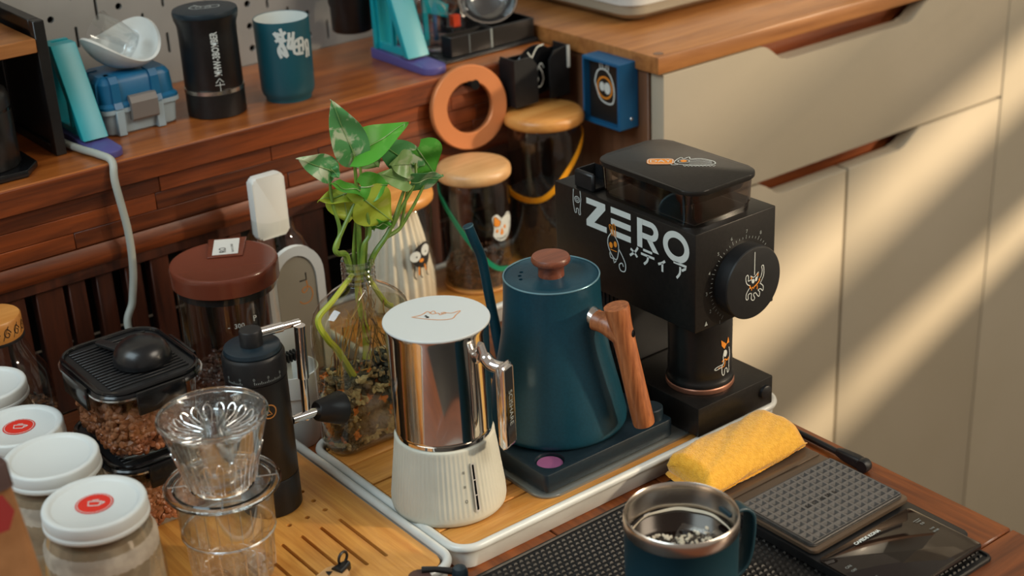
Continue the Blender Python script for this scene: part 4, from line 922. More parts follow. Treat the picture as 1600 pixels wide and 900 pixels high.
# ================================================================== plant flask
pc = (.6320, 1.0745)
FK = thing('plant_flask', 'clear flat bottle of water and gravel holding the leafy cutting', 'bottle', (*pc, .0216))
def fs(a, b, z, r, dx=0): return [Vector((pc[0] + dx + u, pc[1] + v, z)) for u, v in rrect(-a, a, -b, b, r, 7)]
FS = [fs(.043, .0185, .0220, .014), fs(.0480, .0225, .0245, .018), fs(.0492, .0235, .032, .019), fs(.0492, .0235, .136, .019), fs(.0480, .0232, .147, .019), fs(.0440, .0225, .158, .0185), fs(.0370, .0210, .1665, .018), fs(.0270, .0185, .1735, .0170, .001), fs(.0175, .0155, .1785, .0150, .002), fs(.0148, .0148, .1810, .01475, .002)]
obj('body', open_loft(FS), 'glass_flask', FK, ang=70)
thr = [(.0146, 0)]
for k in range(4): thr += [(.0146, .0012 + k * .005), (.0156, .0022 + k * .005), (.0156, .0034 + k * .005), (.0146, .0044 + k * .005)]
obj('neck', lathe(thr + [(.0150, .0218), (.0146, .0230), (.0130, .0225), (.0128, 0)], (pc[0] + .002, pc[1], .1810), 40), 'glass_rib', FK, ang=60)
obj('water', loft([fs(.0465, .0212, .0262, .017), fs(.0478, .0222, .034, .018), fs(.0478, .0222, .136, .018), fs(.0468, .0220, .147, .018), fs(.0450, .0216, .153, .0178)]), 'water_skin', FK, ang=60)
r7 = random.Random(11); bm = loft([fs(.040, .0150, .030, .012), fs(.040, .0150, .092, .012)])
for _ in range(950):
    k = r7.random(); z = r7.uniform(.0275, .097); u = r7.uniform(-.043, .043); v = r7.uniform(-.017, .017)
    if k < .5: v = -.0180
    elif k < .7: u = -.0435 + (v * v * 12)
    elif k < .8: v = .018
    else: z = .093 + r7.uniform(0, .005) + .004 * math.sin(u * 90)
    if abs(u) > .038 and abs(v) > .012: u *= .93; v *= .85
    bean(bm, Vector((pc[0] + u, pc[1] + v, z)), r7.uniform(.0022, .0052), r7)
obj('gravel', bm, 'gravel', FK, smooth=False, kind='stuff')
# ---- the cutting itself
PL_ = thing('pothos_cutting', 'variegated heart-leaved green cutting rooted in the clear flat bottle', 'plant', (pc[0] + .002, pc[1], .100))
mouth = Vector((pc[0] + .002, pc[1], .196))
def stem(pts, r0, r1, m='stem_green', name='stem', par=None):
    q = spline(pts, 6); n = len(q)
    return obj(name, tube(q, [r0 + (r1 - r0) * i / (n - 1) for i in range(n)], 8), m, par or PL_)
YP = pc[1]
stem([PX(563, 440, y=YP), PX(562, 400, y=YP), PX(560, 340, y=YP - .002), PX(557, 290, y=YP), PX(553, 243, y=YP)], .0030, .0013)
stem([PX(556, 430, y=YP), PX(553, 400, y=YP + .004), PX(556, 350, y=YP + .003), PX(563, 300, y=YP + .004)], .0022, .0013)
stem([PX(572, 430, y=YP), PX(571, 405, y=YP + .004), PX(573, 350, y=YP + .003), PX(563, 262, y=YP + .012), PX(566, 240, y=YP + .012)], .0018, .0011)
stem([PX(548, 425, y=YP + .004), PX(540, 398, y=YP + .002), PX(528, 396, y=YP - .004), PX(524, 386, y=YP - .004), PX(535, 360, y=YP - .004), PX(553, 320, y=YP - .004), PX(560, 300, y=YP - .003)], .0034, .0013)
stem([PX(526, 388, y=YP - .004), PX(531, 358, y=YP - .003), PX(519, 315, y=YP), PX(515, 275, y=YP)], .0022, .0012)
stem([PX(573, 425, y=YP), PX(586, 395, y=YP - .006), PX(603, 370, y=YP - .008), PX(615, 345, y=YP - .008), PX(627, 310, y=YP - .006), PX(636, 284, y=YP - .006)], .0030, .0013)
stem([PX(600, 372, y=YP - .007), PX(618, 362, y=YP - .007), PX(628, 352, y=YP - .007), PX(648, 318, y=YP - .007), PX(664, 286, y=YP - .006)], .0022, .0012)
stem([PX(612, 356, y=YP - .008), PX(630, 320, y=YP - .007), PX(648, 285, y=YP - .006), PX(650, 255, y=YP)], .0018, .0012)
stem([PX(626, 356, y=YP - .007), PX(632, 325, y=YP - .006), PX(638, 285, y=YP - .004)], .0016, .0011)
stem([PX(566, 425, y=YP - .004), PX(568, 385, y=YP - .006), PX(578, 362, y=YP - .007), PX(570, 318, y=YP - .007)], .0026, .0013)
VD = lambda p: (CAM - p).normalized()
def leaf(b, t, wd, roll=0, m='leaf_bright', fold=.25, droop=.15, cup=0.0):
    b = Vector(b); t = Vector(t); d = t - b; L_ = d.length; d.normalize(); view = VD((b + t) / 2)
    s = d.cross(view).normalized(); s = (Matrix.Rotation(math.radians(roll), 3, d) @ s); nrm = s.cross(d).normalized()
    if nrm.dot(view) < 0: nrm = -nrm
    nu, nv = 16, 8; bm = bmesh.new(); g = []
    for i in range(nu + 1):
        f_ = i / nu
        wv = (math.sin(PI * min(f_ * .98 + .02, 1) ** .62)) ** .8 * (1 - .25 * f_ ** 3) if f_ < 1 else 0
        row = []
        for j in range(-nv, nv + 1):
            q = j / nv; lobe = .13 * L_ * (q * q) * (1 - f_) ** 2.2
            p = b + d * (L_ * f_ - lobe * 1.1) + s * (q * wv * wd / 2) + nrm * (fold * abs(q) * wv * wd / 2 - cup * q * q * wd * .3 - droop * L_ * f_ ** 2 + .0016 * math.sin(f_ * 9 + q * 2))
            row.append(bm.verts.new(p + nrm * .0000))
        g.append(row)
    for i in range(nu):
        for j in range(2 * nv): bm.faces.new((g[i][j], g[i][j + 1], g[i + 1][j + 1], g[i + 1][j]))
    bmesh.ops.remove_doubles(bm, verts=bm.verts, dist=1e-6)
    bmesh.ops.solidify(bm, geom=list(bm.faces), thickness=.0004)
    o = obj('leaf', bm, m, PL_, ang=80); mr = []
    for i in range(0, nu): 
        f_ = i / nu; mr.append(b + d * L_ * f_ - nrm * (droop * L_ * f_ ** 2 - .0008 - .0016 * math.sin(f_ * 9)))
    obj('midrib', tube(mr, [.0006 * (1 - i / nu * .7) for i in range(nu)], 6), 'leaf_pale', o)
    return o
U = .00074
leaf(PX(554, 245, y=YP), PX(519, 158, y=YP - .004), 46 * U, 12, 'leaf_variegated', .3, .05)
leaf(PX(553, 246, y=YP), PX(637, 186, y=YP - .012), 46 * U, -25, 'leaf_bright', .35, .12)
leaf(PX(519, 268, y=YP), PX(472, 249, y=YP - .008), 34 * U, 10, 'leaf_variegated', .2, .15)
leaf(PX(517, 262, y=YP), PX(530, 278, y=YP - .008), 15 * U, 10, 'leaf_variegated', .1, .1)
leaf(PX(566, 232, y=YP + .014), PX(592, 262, y=YP + .008), 44 * U, 0, 'leaf_pale', .1, .05)
leaf(PX(652, 262, y=YP + .004), PX(584, 218, y=YP + .004), 46 * U, 8, 'leaf_variegated', .1, -.1, .3)
leaf(PX(652, 232, y=YP + .004), PX(680, 272, y=YP + .002), 56 * U, 0, 'leaf_bright', .1, .05, .1)
leaf(PX(640, 283, y=YP - .008), PX(594, 271, y=YP - .010), 30 * U, 15, 'leaf_pale', .2, .1)
leaf(PX(640, 256, y=YP - .006), PX(612, 258, y=YP - .010), 36 * U, 0, 'leaf_pale', .2, .1)
leaf(PX(642, 284, y=YP - .006), PX(694, 278, y=YP - .018), 34 * U, 48, 'leaf_variegated', .15, .1)
leaf(PX(564, 292, y=YP - .004), PX(609, 288, y=YP - .014), 40 * U, 16, 'leaf_bright', .3, .12)
leaf(PX(562, 300, y=YP - .004), PX(514, 290, y=YP - .008), 30 * U, 60, 'leaf_bright', .2, -.05)
leaf(PX(548, 304, y=YP + .004), PX(499, 310, y=YP), 26 * U, 40, 'leaf_yellow', .1, .1)
leaf(PX(536, 304, y=YP + .003), PX(545, 348, y=YP - .004), 46 * U, 0, 'leaf_yellow', .15, .05)
leaf(PX(570, 312, y=YP - .008), PX(613, 345, y=YP - .012), 58 * U, 0, 'leaf_yellow', .1, .0, .2)
leaf(PX(585, 350, y=YP - .006), PX(612, 352, y=YP - .012), 22 * U, 55, 'leaf_bright', .1, .1)
leaf(PX(572, 330, y=YP + .004), PX(585, 362, y=YP + .002), 26 * U, 0, 'leaf_bright', .15, .1)
# under water: thick green stems and fine roots
W1 = stem([mouth, mouth + Vector((-.002, 0, -.03)), PX(572, 520, y=YP), PX(573, 560, y=YP - .002)], .0030, .0042, 'stem_water')
stem([mouth + Vector((-.006, 0, -.006)), PX(520, 470, y=YP - .006), PX(497, 500, y=YP - .006), PX(512, 530, y=YP - .010), PX(528, 548, y=YP - .010), PX(555, 592, y=YP - .010)], .0024, .0036, 'stem_water')
stem([mouth + Vector((.006, 0, -.006)), PX(600, 470, y=YP), PX(612, 478, y=YP)], .0024, .003, 'stem_water')
r8 = random.Random(4); bm = bmesh.new()
for k in range(46):
    p = Vector((pc[0] + r8.uniform(-.030, .022), pc[1] + r8.uniform(-.014, .010), r8.uniform(.125, .185))); q = [p]
    if p.z > .165: p.x = pc[0] + .002 + r8.uniform(-.008, .008)
    dx = r8.uniform(-1, .8)
    for i in range(5):
        p = p + Vector((dx * .004 + r8.uniform(-.003, .003), r8.uniform(-.0012, .0012), -r8.uniform(.003, .014)))
        p.x = min(max(p.x, pc[0] - .044), pc[0] + .042); p.y = min(max(p.y, pc[1] - .018), pc[1] + .018); p.z = max(p.z, .098); q.append(p)
    tube(spline(q, 3), .0004 if k % 3 else .0007, 5, bm)
obj('roots', bm, 'root', PL_, kind='stuff')
# ================================================================== wooden-lidded jars at the back
def wood_jar(c, r, zt, label, lidm, zb=.0216):
    j = thing('storage_jar', label, 'jar', (*c, zb), 'wooden-lidded glass jars'); h = zt - zb; lt = .0150
    obj('body', LZ([(0, 0), (r * .86, 0), (r * .93, .004), (r * .93, h - lt - .012), (r * .88, h - lt - .004), (r * .84, h - lt)], c, zb, 64), 'glass_thin', j, ang=60)
    obj('lid', LZ([(0, 0), (r * .93, 0), (r * .985, .0025), (r, .0065), (r * .985, .0110), (r * .93, lt - .0012), (r * .86, lt), (0, lt + .0005)], c, zt - lt - .0005, 72), lidm, j, ang=60)
    return j
j1 = wood_jar((.8180, 1.2985), .0452, .1620, 'jar of white pleated paper with black bird sticker, lid behind the green leaves', 'lid_wood')
n_ = 44; c1_ = (.8180, 1.2985)
pf = lambda a, z: 1 + .05 * math.cos(a * 22)
obj('paper_filters', LZ([(0, .128), (.0150, .126), (.0230, .115), (.0300, .085), (.0372, .045), (.0385, .030), (.0385, .006), (0, .006)], c1_, .0216, 220, rfun=pf), 'paper_filter', j1, ang=80)
j2 = wood_jar((.9220, 1.2890), .0430, .1670, 'shorter glass jar with pale wooden lid and horned creature sticker', 'lid_wood_pale')
c2_ = (.9220, 1.2890)
obj('foot_ring', LZ([(.034, 0), (.0405, .0), (.0412, .002), (.0405, .004), (.034, .004)], c2_, .0222, 48), 'lid_wood', j2)
bm = LZ([(0, .005), (.036, .005), (.036, .022), (0, .024)], c2_, .0216, 32)
r9 = random.Random(8)
for _ in range(350):
    a = r9.uniform(0, 2 * PI); q = math.sqrt(r9.random()) * .036; z = .048 + r9.uniform(-.006, .004) + .006 * math.sin(a * 2)
    if r9.random() < .5: q = .0365; z = r9.uniform(.028, .05)
    bean(bm, Vector((c2_[0] + q * math.cos(a), c2_[1] + q * math.sin(a), z)), r9.uniform(.0015, .0030), r9)
obj('dried_tea', bm, 'tea_leaf', j2, kind='stuff')
j3 = wood_jar((1.0400, 1.3060), .0478, .1990, 'tallest glass jar with domed orange-wood lid and yellow band, beside the cabinet', 'lid_wood')
c3_ = (1.0400, 1.3060)
bm = LZ([(0, .004), (.0425, .004), (.0425, .078), (0, .080)], c3_, .0216, 48)
for _ in range(600):
    a = r9.uniform(0, 2 * PI); q = .0428; z = r9.uniform(.03, .100)
    if r9.random() < .4: q = math.sqrt(r9.random()) * .042; z = .101 + r9.uniform(-.002, .002)
    bean(bm, Vector((c3_[0] + q * math.cos(a), c3_[1] + q * math.sin(a), z)), r9.uniform(.0010, .0024), r9)
obj('coffee_grounds', bm, 'grounds', j3, kind='stuff')
def band(c, r, pts, wd, m, j):  # elastic band round a jar; (angle deg, z)
    q = spline([(a, z, 0) for a, z in pts], 10)
    bm = bmesh.new(); V = []
    for i, p in enumerate(q):
        a = math.radians(p.x); a2 = q[min(i + 1, len(q) - 1)]; a1 = q[max(i - 1, 0)]
        du = math.radians(a2.x - a1.x) * r; dz = a2.y - a1.y; l_ = math.hypot(du, dz) or 1; nu_, nz_ = -dz / l_, du / l_
        row = []
        for s_, h in ((-1, .0004), (1, .0004), (1, .0014), (-1, .0014)):
            aa = a + nu_ * s_ * wd / 2 / r; row.append(bm.verts.new(Vector((c[0] + (r + h) * math.cos(aa), c[1] + (r + h) * math.sin(aa), p.y + nz_ * s_ * wd / 2))))
        V.append(row)
    for a, b in zip(V[:-1], V[1:]):
        for k in range(4): bm.faces.new((a[k], a[(k + 1) % 4], b[(k + 1) % 4], b[k]))
    bm.faces.new(V[0]); bm.faces.new(V[-1][::-1]); return obj('elastic_band', bm, m, j)
band(c3_, .0446, [(-215, .104), (-190, .103), (-160, .101), (-138, .103), (-120, .112), (-100, .130), (-80, .146), (-60, .160), (-42, .168), (-20, .170)], .0065, 'yellow_strap', j3)
band(c2_, .0400, [(-220, .142), (-195, .134), (-167, .115), (-143, .092), (-118, .068), (-95, .052), (-70, .046)], .0055, 'green_strap', j2)
# stickers on the jars
f1 = on_cyl(c1_, .0423, math.radians(-82))
f1 = (lambda g: (lambda u, v, h: g(u * 1.3 - .002, .094 + (v - .094) * 1.1, h)))(f1); s = blob(f1, [(-.010, .095), (-.004, .104), (.006, .107), (.010, .100), (.009, .088), (.004, .081), (-.003, .082), (-.008, .087)], .0004, n=3)
for u in (-.007, -.001, .006): stroke(f1, [(u, .085), (u - .001, .074), (u + .001, .070)], .0011, h=.0004, bm=s, n=3)
for k in range(5): stroke(f1, [(-.002 + k * .002, .104), (-.003 + k * .0026, .109)], .0005, h=.0004, bm=s)
flat(0, s, 'bird_sticker', 'dark_print', j1)
flat(0, blob(f1, circ(-.0058, .0945, .0052, .0056), .0007, blob(f1, circ(.0048, .0985, .0046, .0062), .0007)), 'sticker_eyes', 'cup_white', j1)
flat(0, blob(f1, circ(-.0048, .0940, .0008), .0010, blob(f1, circ(.0048, .0970, .0008), .0010)), 'sticker_pupils', 'dark_print', j1)
s = blob(f1, circ(0, .0890, .0023, .0020), .0007); stroke(f1, [(-.003, .083), (-.0035, .074)], .0014, h=.0007, bm=s); stroke(f1, [(.003, .084), (.004, .077)], .0014, h=.0007, bm=s); flat(0, s, 'sticker_beak', 'orange_print', j1)
f2 = on_cyl(c2_, .0402, math.radians(-76))
f2 = (lambda g: (lambda u, v, h: g(u * 1.35 - .003, v, h)))(f2); flat(0, blob(f2, [(-.010, .093), (-.009, .102), (-.010, .113), (-.005, .116), (.000, .110), (.007, .114), (.013, .110), (.014, .100), (.011, .090), (.004, .083), (-.003, .083), (-.008, .088)], .0004, n=3), 'creature_sticker', 'cup_white', j2)
s = blob(f2, [(-.0088, .104), (-.0085, .113), (-.0065, .1135), (-.0015, .106), (-.003, .1015), (-.007, .1015)], .0007, n=2); blob(f2, circ(-.0058, .0965, .0013, .0022), .0007, s); blob(f2, circ(.0030, .0985, .0014, .0024), .0007, s); blob(f2, [(-.0025, .091), (-.001, .099), (.0012, .0925), (-.0005, .090)], .0007, s, n=2)
flat(0, s, 'sticker_horn', 'orange_print', j2)
s = stroke(f2, [(-.0088, .104), (-.0085, .113), (-.0065, .1135), (-.0015, .106), (-.003, .1015), (-.007, .1015)], .0006, True, .0008)
stroke(f2, [(-.010, .093), (-.009, .102)], .0006, h=.0008, bm=s); stroke(f2, [(-.007, .0885), (0, .086), (.007, .089), (.011, .095), (.010, .102)], .0006, h=.0008, bm=s, n=3); stroke(f2, [(-.002, .109), (.006, .1125), (.0125, .109)], .0006, h=.0008, bm=s, n=3); stroke(f2, [(-.004, .0845), (-.002, .087), (0, .0845), (.002, .087), (.004, .0845)], .0007, h=.0008, bm=s)
flat(0, s, 'sticker_lines', 'dark_print', j2)
f3 = on_cyl(c3_, .0446, math.radians(-52)); flat(0, stroke(f3, [(0, .088), (.002, .100), (.006, .104), (.007, .094), (.004, .086)], .0014, True, n=2), 'line_sticker', 'cup_white', j3)
# ================================================================== ring and holder on the shelf front
RG = thing('copper_ring', 'flat copper-coloured ring hanging from a black peg on the shelf front', 'ring', (.957, 1.3445, .215))
rc = Vector((.9560, 1.3380, .2135))
tilt = Vector((-.12, -.985, .10)).normalized()
def RN(pr): return lathe(pr, rc, 80, axis=tilt)
obj('ring', RN([(.0300, -.0040), (.0476, -.0040), (.0490, -.0028), (.0490, .0030), (.0476, .0042), (.0305, .0042), (.0293, .0030), (.0293, -.0030), (.0300, -.0040)]), 'copper', RG)
PG = tag(obj('wall_peg', tube([(.9590, 1.353, .2400), (.9590, 1.333, .2410), (.9590, 1.326, .2420)], [.0034, .0036, .0058], 14), 'peg_black'), 'small black peg on the shelf front carrying the copper ring', 'peg')
HO = thing('card_holder', 'black open-fronted holder with line stickers at the right end of the shelf', 'holder', (1.047, 1.335, .205))
FH = lambda u, v, h: Vector((u, h, v))
obj('tray_back', box(1.010, 1.092, 1.3465, 1.3480, .2035, .2560), 'black_plastic', HO, smooth=False)
for xa, xb, zt in ((1.010, 1.0125, .2600), (1.0895, 1.092, .2630)): obj('side', box(xa, xb, 1.3210, 1.3465, .2035, zt, .0004, 1), 'black_plastic', HO, smooth=False)
obj('front_left', prism([(1.0100, .2035), (1.0440, .2035), (1.0440, .2480), (1.0350, .2595), (1.0100, .2600)], 1.3190, 1.3210, FH), 'black_plastic', HO, smooth=False)
obj('front_right', prism([(1.0620, .2035), (1.0920, .2035), (1.0920, .2630), (1.0700, .2600), (1.0620, .2500)], 1.3190, 1.3210, FH), 'black_plastic', HO, smooth=False)
ds = obj('disc', lathe([(0, -.0012), (.0300, -.0012), (.0306, 0), (.0300, .0012), (0, .0012)], (1.0510, 1.3320, .2380), 60, axis=(0, -1, 0)), 'black_gloss', HO)
fd = lambda u, v, h: Vector((1.0530 + u, 1.3305 - h, .2360 + v))
s = stroke(fd, [(-.008, .018), (.0, .029), (.010, .031)], .0016, n=3); stroke(fd, [(-.008, .018), (-.014, .026)], .0012, bm=s); blob(fd, circ(-.004, .004, .0046, .0058), .0003, s); blob(fd, circ(-.004, -.009, .0048), .0003, s); stroke(fd, [(-.004, -.018), (.004, -.018), (.008, -.010), (.006, 0), (.002, .006), (.006, .009), (.009, .003)], .0016, bm=s, n=3)
flat(0, s, 'line_sticker', 'white_print', ds)
flat(0, box(1.0885, 1.0925, 1.3180, 1.3189, .236, .2625), 'edge_strip', 'cup_white', HO)
#@@MORE2
# ================================================================== front right: mat, mug, scale, towel
MT = thing('woven_mat', 'black woven non-slip mat lying under the mug and scale', 'mat', (.66, .7145, 0))
obj('mat_base', prism(rrect(.40, .9185, .583, .8465, .004, 3), .0002, .0026), 'weave_mat', MT, smooth=False)
bd_ = tube([Vector((u, v, .0030)) for u, v in rrect(.4015, .9170, .5845, .8450, .004, 3)], .0016, 6, closed=True)
obj('border', bd_, 'weave_mat', MT)
V = []; F = []
nx, ny = 88, 44; dx = (.9140 - .404) / nx; dy = (.842 - .588) / ny
for j in range(ny):
    for i in range(nx):
        x = .404 + (i + .5) * dx + (dx * .5 if j % 2 else 0); y = .588 + (j + .5) * dy
        if x > .914: continue
        a, b = dx * .36, dy * .33; k = len(V)
        V += [(x - a, y - b, .0026), (x + a, y - b, .0026), (x + a, y + b, .0026), (x - a, y + b, .0026), (x - a * .55, y - b * .45, .0042), (x + a * .55, y - b * .45, .0042), (x + a * .55, y + b * .45, .0042), (x - a * .55, y + b * .45, .0042)]
        F += [(k + 4, k + 5, k + 6, k + 7)] + [(k + p, k + (p + 1) % 4, k + 4 + (p + 1) % 4, k + 4 + p) for p in range(4)]
me = bpy.data.meshes.new('m'); me.from_pydata(V, [], F); bm = bmesh.new(); bm.from_mesh(me); bpy.data.meshes.remove(me)
obj('weave_knots', bm, 'weave_mat', MT, smooth=False, kind='stuff')
uc = (.6720, .6950)
MG = thing('travel_mug', 'deep teal metal mug with steel rim, full of black coffee, on the mat', 'mug', (*uc, .0044))
obj('body', LZ([(0, 0), (.0395, 0), (.0415, .002), (.0425, .008), (.0437, .050), (.0441, .0840), (.0443, .0842)], uc, .0044, 96), 'mug_teal', MG, ang=50)
obj('steel_rim', LZ([(.0441, .0838), (.0445, .0850), (.0446, .0925), (.0440, .0955), (.0432, .0962), (.0424, .0950), (.0418, .0900), (.0415, .0760), (.0412, .0700), (.0400, .045), (.030, .0400), (0, .040)], uc, .0044, 96), 'steel_satin', MG, ang=60)
cfe = obj('coffee', LZ([(0, .0730), (.0400, .0730), (.0410, .0738)], uc, .0044, 64), 'coffee', MG)
r10 = random.Random(21); bm = bmesh.new()
fz = ZD(uc, .0778)
tube([(uc[0] + (.0385 + .0005 * math.sin(a * 9)) * math.cos(a), uc[1] + (.0385 + .0005 * math.sin(a * 9)) * math.sin(a), .0779) for a in [math.radians(-160) + math.radians(330) * i / 60 for i in range(61)]], [.0004 + .0012 * abs(math.sin(i * .13)) for i in range(61)], 6, bm)
for k in range(90):
    a = r10.uniform(2.2, 6.2); q = r10.uniform(.0, .026); bean(bm, Vector((uc[0] + q * math.cos(a), uc[1] + q * math.sin(a), .0780)), r10.uniform(.0005, .0026), r10)
obj('foam', bm, 'foam', MG, kind='stuff')
ic_ = bmesh.new()
for (x, y, s_, a_) in ((.004, -.006, .015, .5), (-.020, -.010, .010, 1.1), (.018, -.020, .009, .2)):
    b = box(-s_, s_, -s_ * .8, s_ * .8, -.012, .0022, .0022, 3)
    bmesh.ops.transform(b, matrix=Matrix.Translation((uc[0] + x, uc[1] + y, .0778)) @ Matrix.Rotation(a_, 4, 'Z') @ Matrix.Rotation(.09, 4, 'X'), verts=b.verts)
    obj('ice_cube', b, 'glass_thin', MG)
ud = Vector((.985, -.17, 0)); un = Vector((.17, .985, 0)); u0 = Vector((*uc, 0))
hpts = [(.040, .0860), (.0520, .0872), (.0585, .0850), (.0635, .0790), (.0648, .0700), (.0640, .0560), (.0620, .0430), (.0575, .0330), (.0500, .0275), (.0410, .0260)]
q = spline([(a, b, 0) for a, b in hpts], 4); secs = []
for i, p in enumerate(q):
    a = q[max(i - 1, 0)]; b = q[min(i + 1, len(q) - 1)]; d = (b - a).normalized(); nn = Vector((-d.y, d.x, 0))
    sec = []
    for u, v in rrect(-.0075, .0075, -.0018, .0018, .0016, 3): sec.append(u0 + ud * (p.x + nn.x * v) + Vector((0, 0, p.y + nn.y * v)) + un * u)
    secs.append(sec)
obj('handle', loft(secs), 'mug_teal', MG, ang=50)
# ---- scale
SL = thing('coffee_scale', 'bronze coffee scale with black waffle pad and dark glass display, on the woven mat', 'scale', (.862, .70, .0044))
obj('body', prism(rrect(.7965, .9215, .6080, .7600, .006, 5), .0046, .0125, bev=.001), 'black_plastic', SL)
obj('platform', prism(rrect(.7985, .9205, .6705, .7600, .005, 5), .0145, .0180, bev=.0007), 'scale_bronze', SL)
obj('spacer', box(.803, .916, .675, .756, .0125, .0145), 'dark_void', SL, smooth=False)
dg_ = obj('display_glass', prism(rrect(.7975, .9135, .5900, .6655, .004, 5), .0105, .0140, bev=.0005), 'scale_glass', SL)
fS = lambda u, v, h: Vector((.8555 + u, .6280 + v, .0140 + h))
s = text(fS, 'CAFEDE KONA', .0046, -.004, .0315, 0, .0002, bold=.0002)
flat(0, s, 'lettering', 'white_print', dg_)
s = text(fS, 'TARE', .0026, .046, .018); text(fS, '0.0', .0034, .046, .014, bm=s); stroke(fS, [(.042, .0205), (.050, .0205)], .0004, bm=s); text(fS, 'TIME', .0026, .046, .004, bm=s); text(fS, '00:00', .0030, .046, .000, bm=s); text(fS, 'ON', .004, -.048, .014, bm=s); text(fS, 'OFF', .0034, -.048, .008, bm=s); text(fS, 'MODE', .004, -.046, -.010, bm=s)
flat(0, s, 'display_print', 'grey_print', dg_)
pad = obj('waffle_pad', prism(rrect(.8010, .9175, .6745, .7575, .005, 5), .0181, .0200, bev=.0004), 'rubber_mat', SL)
V = []; F = []; nx, ny = 13, 11; x0, x1, y0, y1 = .8030, .9155, .6765, .7555; dx = (x1 - x0) / nx; dy = (y1 - y0) / ny; z = .0200
def quad(a, b, c, d):
    k = len(V); V.extend([a, b, c, d]); F.append((k, k + 1, k + 2, k + 3))
bm = bmesh.new(); wr = .0010
for j in range(ny):
    for i in range(nx):
        xa, xb, ya, yb = x0 + i * dx, x0 + (i + 1) * dx, y0 + j * dy, y0 + (j + 1) * dy; h = .0020
        A = [(xa, ya), (xb, ya), (xb, yb), (xa, yb)]; B = [(xa + wr, ya + wr), (xb - wr, ya + wr), (xb - wr, yb - wr), (xa + wr, yb - wr)]; c_ = ((xa + xb) / 2, (ya + yb) / 2)
        for p in range(4):
            n_ = (p + 1) % 4
            quad((*A[p], z + h), (*A[n_], z + h), (*B[n_], z + h), (*B[p], z + h)); 
            k = len(V); V.extend([(*B[p], z + h), (*B[n_], z + h), (*c_, z + .0001)]); F.append((k, k + 1, k + 2))
me = bpy.data.meshes.new('m'); me.from_pydata(V, [], F); bm.from_mesh(me); bpy.data.meshes.remove(me); bmesh.ops.remove_doubles(bm, verts=bm.verts, dist=1e-6)
sk_ = tube([Vector((u, v, .0208)) for u, v in rrect(.8022, .9163, .6757, .7563, .004, 4)], .0010, 6, closed=True)
for f_ in bm.faces: f_.material_index = 1 if len(f_.verts) == 4 else 0
obj('waffle_grid', merge(bm, sk_), ['rubber_mat', 'rubber_edge'], pad, smooth=False, kind='stuff')
fP = lambda u, v, h: Vector((.8600 + u, .7160 + v, .0218 + h))
flat(0, text(fP, 'CAFEDE KONA', .0062, -.004, 0, 0, .0, bold=.0001), 'pad_lettering', 'dark_print', pad)
BX = thing('flat_case', 'flat bronze-grey case with a raised ridge between the yellow cloth and the scale', 'case', (.84, .778, .0044))
obj('case_body', prism(rrect(.745, .9275, .7640, .8010, .003, 4), .0046, .0120, bev=.0008), 'scale_bronze', BX)
obj('ridge', box(.747, .926, .7760, .7830, .0118, .0136, .0010, 2), 'scale_bronze', BX)
# towel: a folded slab rolled over at the front
TW = thing('yellow_cloth', 'folded yellow terry cloth leaning along the front of the white-rimmed tray', 'cloth', (.86, .82, .012))
def towel(prof, x0, x1, seed, n=70, puff=.0007):
    rr_ = random.Random(seed); S = []
    q = spline([(a, b, 0) for a, b in prof], 5); 
    for i in range(n + 1):
        t = i / n; x = x0 + (x1 - x0) * t; e_ = min(t, 1 - t) * n; k = 1 - .35 * max(0, 1 - e_ / 5) ** 2
        cy = sum(p.x for p in q) / len(q); cz = .013; sec = []
        for m_i, p in enumerate(q[:-1]):
            wob = puff * (math.sin(t * 9 + m_i * .5) + .6 * math.sin(t * 23 + m_i * 1.3)) + rr_.uniform(-.00022, .00022)
            sec.append(Vector((x + .0025 * math.sin(m_i * .35 + 1), cy + (p.x - cy) * (k * .15 + .85) + wob * .7 + .004 * (t - .5), cz + (p.y - cz) * k + wob)))
        S.append(sec)
    return loft(S)
P1 = [(.8470, .0140), (.8480, .0250), (.8440, .0335), (.8300, .0365), (.8120, .0350), (.7980, .0300), (.7900, .0220), (.7895, .0170), (.7960, .0140), (.8150, .0145), (.8320, .0150), (.8470, .0140)]
obj('upper_fold', towel(P1, .7985, .9270, 1), 'towel_yellow', TW, ang=80)
P2 = [(.8440, .0127), (.8450, .0134), (.8300, .0142), (.8100, .0140), (.7960, .0136), (.7930, .0129), (.8100, .0126), (.8300, .0126), (.8440, .0127)]
P2 = [(y, (z - .0126) * 3.2 + .0001 + .0125) for y, z in P2]
obj('lower_fold', towel([(.8460, .0126), (.8470, .0150), (.8300, .0170), (.8100, .0168), (.7940, .0160), (.7900, .0140), (.8000, .0124), (.8200, .0122), (.8460, .0126)], .7950, .9255, 2, puff=.0004), 'towel_yellow', TW, ang=80)
# cable on the edge board
CB = thing('power_cable', 'short black cable with an angled plug lying along the table right edge', 'cable', (.951, .79, .001))
obj('cord', tube(spline([(.9520, .900, .004), (.9518, .86, .004), (.9522, .82, .0042), (.9515, .785, .0045), (.9500, .770, .0050)], 8), .0030, 12), 'black_plastic', CB)
obj('plug', loft([[Vector((.9495 + u, y, .0065 + v)) for u, v in rrect(-w_, w_, -h_, h_, min(w_, h_) * .6, 3)] for y, w_, h_ in ((.775, .003, .0035), (.768, .0045, .0050), (.752, .0050, .0058), (.746, .0046, .0054))]), 'black_plastic', CB)
obj('plug_tip', lathe([(0, -.0045), (.0058, -.0045), (.0065, -.003), (.0065, .003), (.0058, .0045), (0, .0045)], (.9475, .7425, .0070), 28, axis=(1, .1, 0)), 'black_plastic', CB)
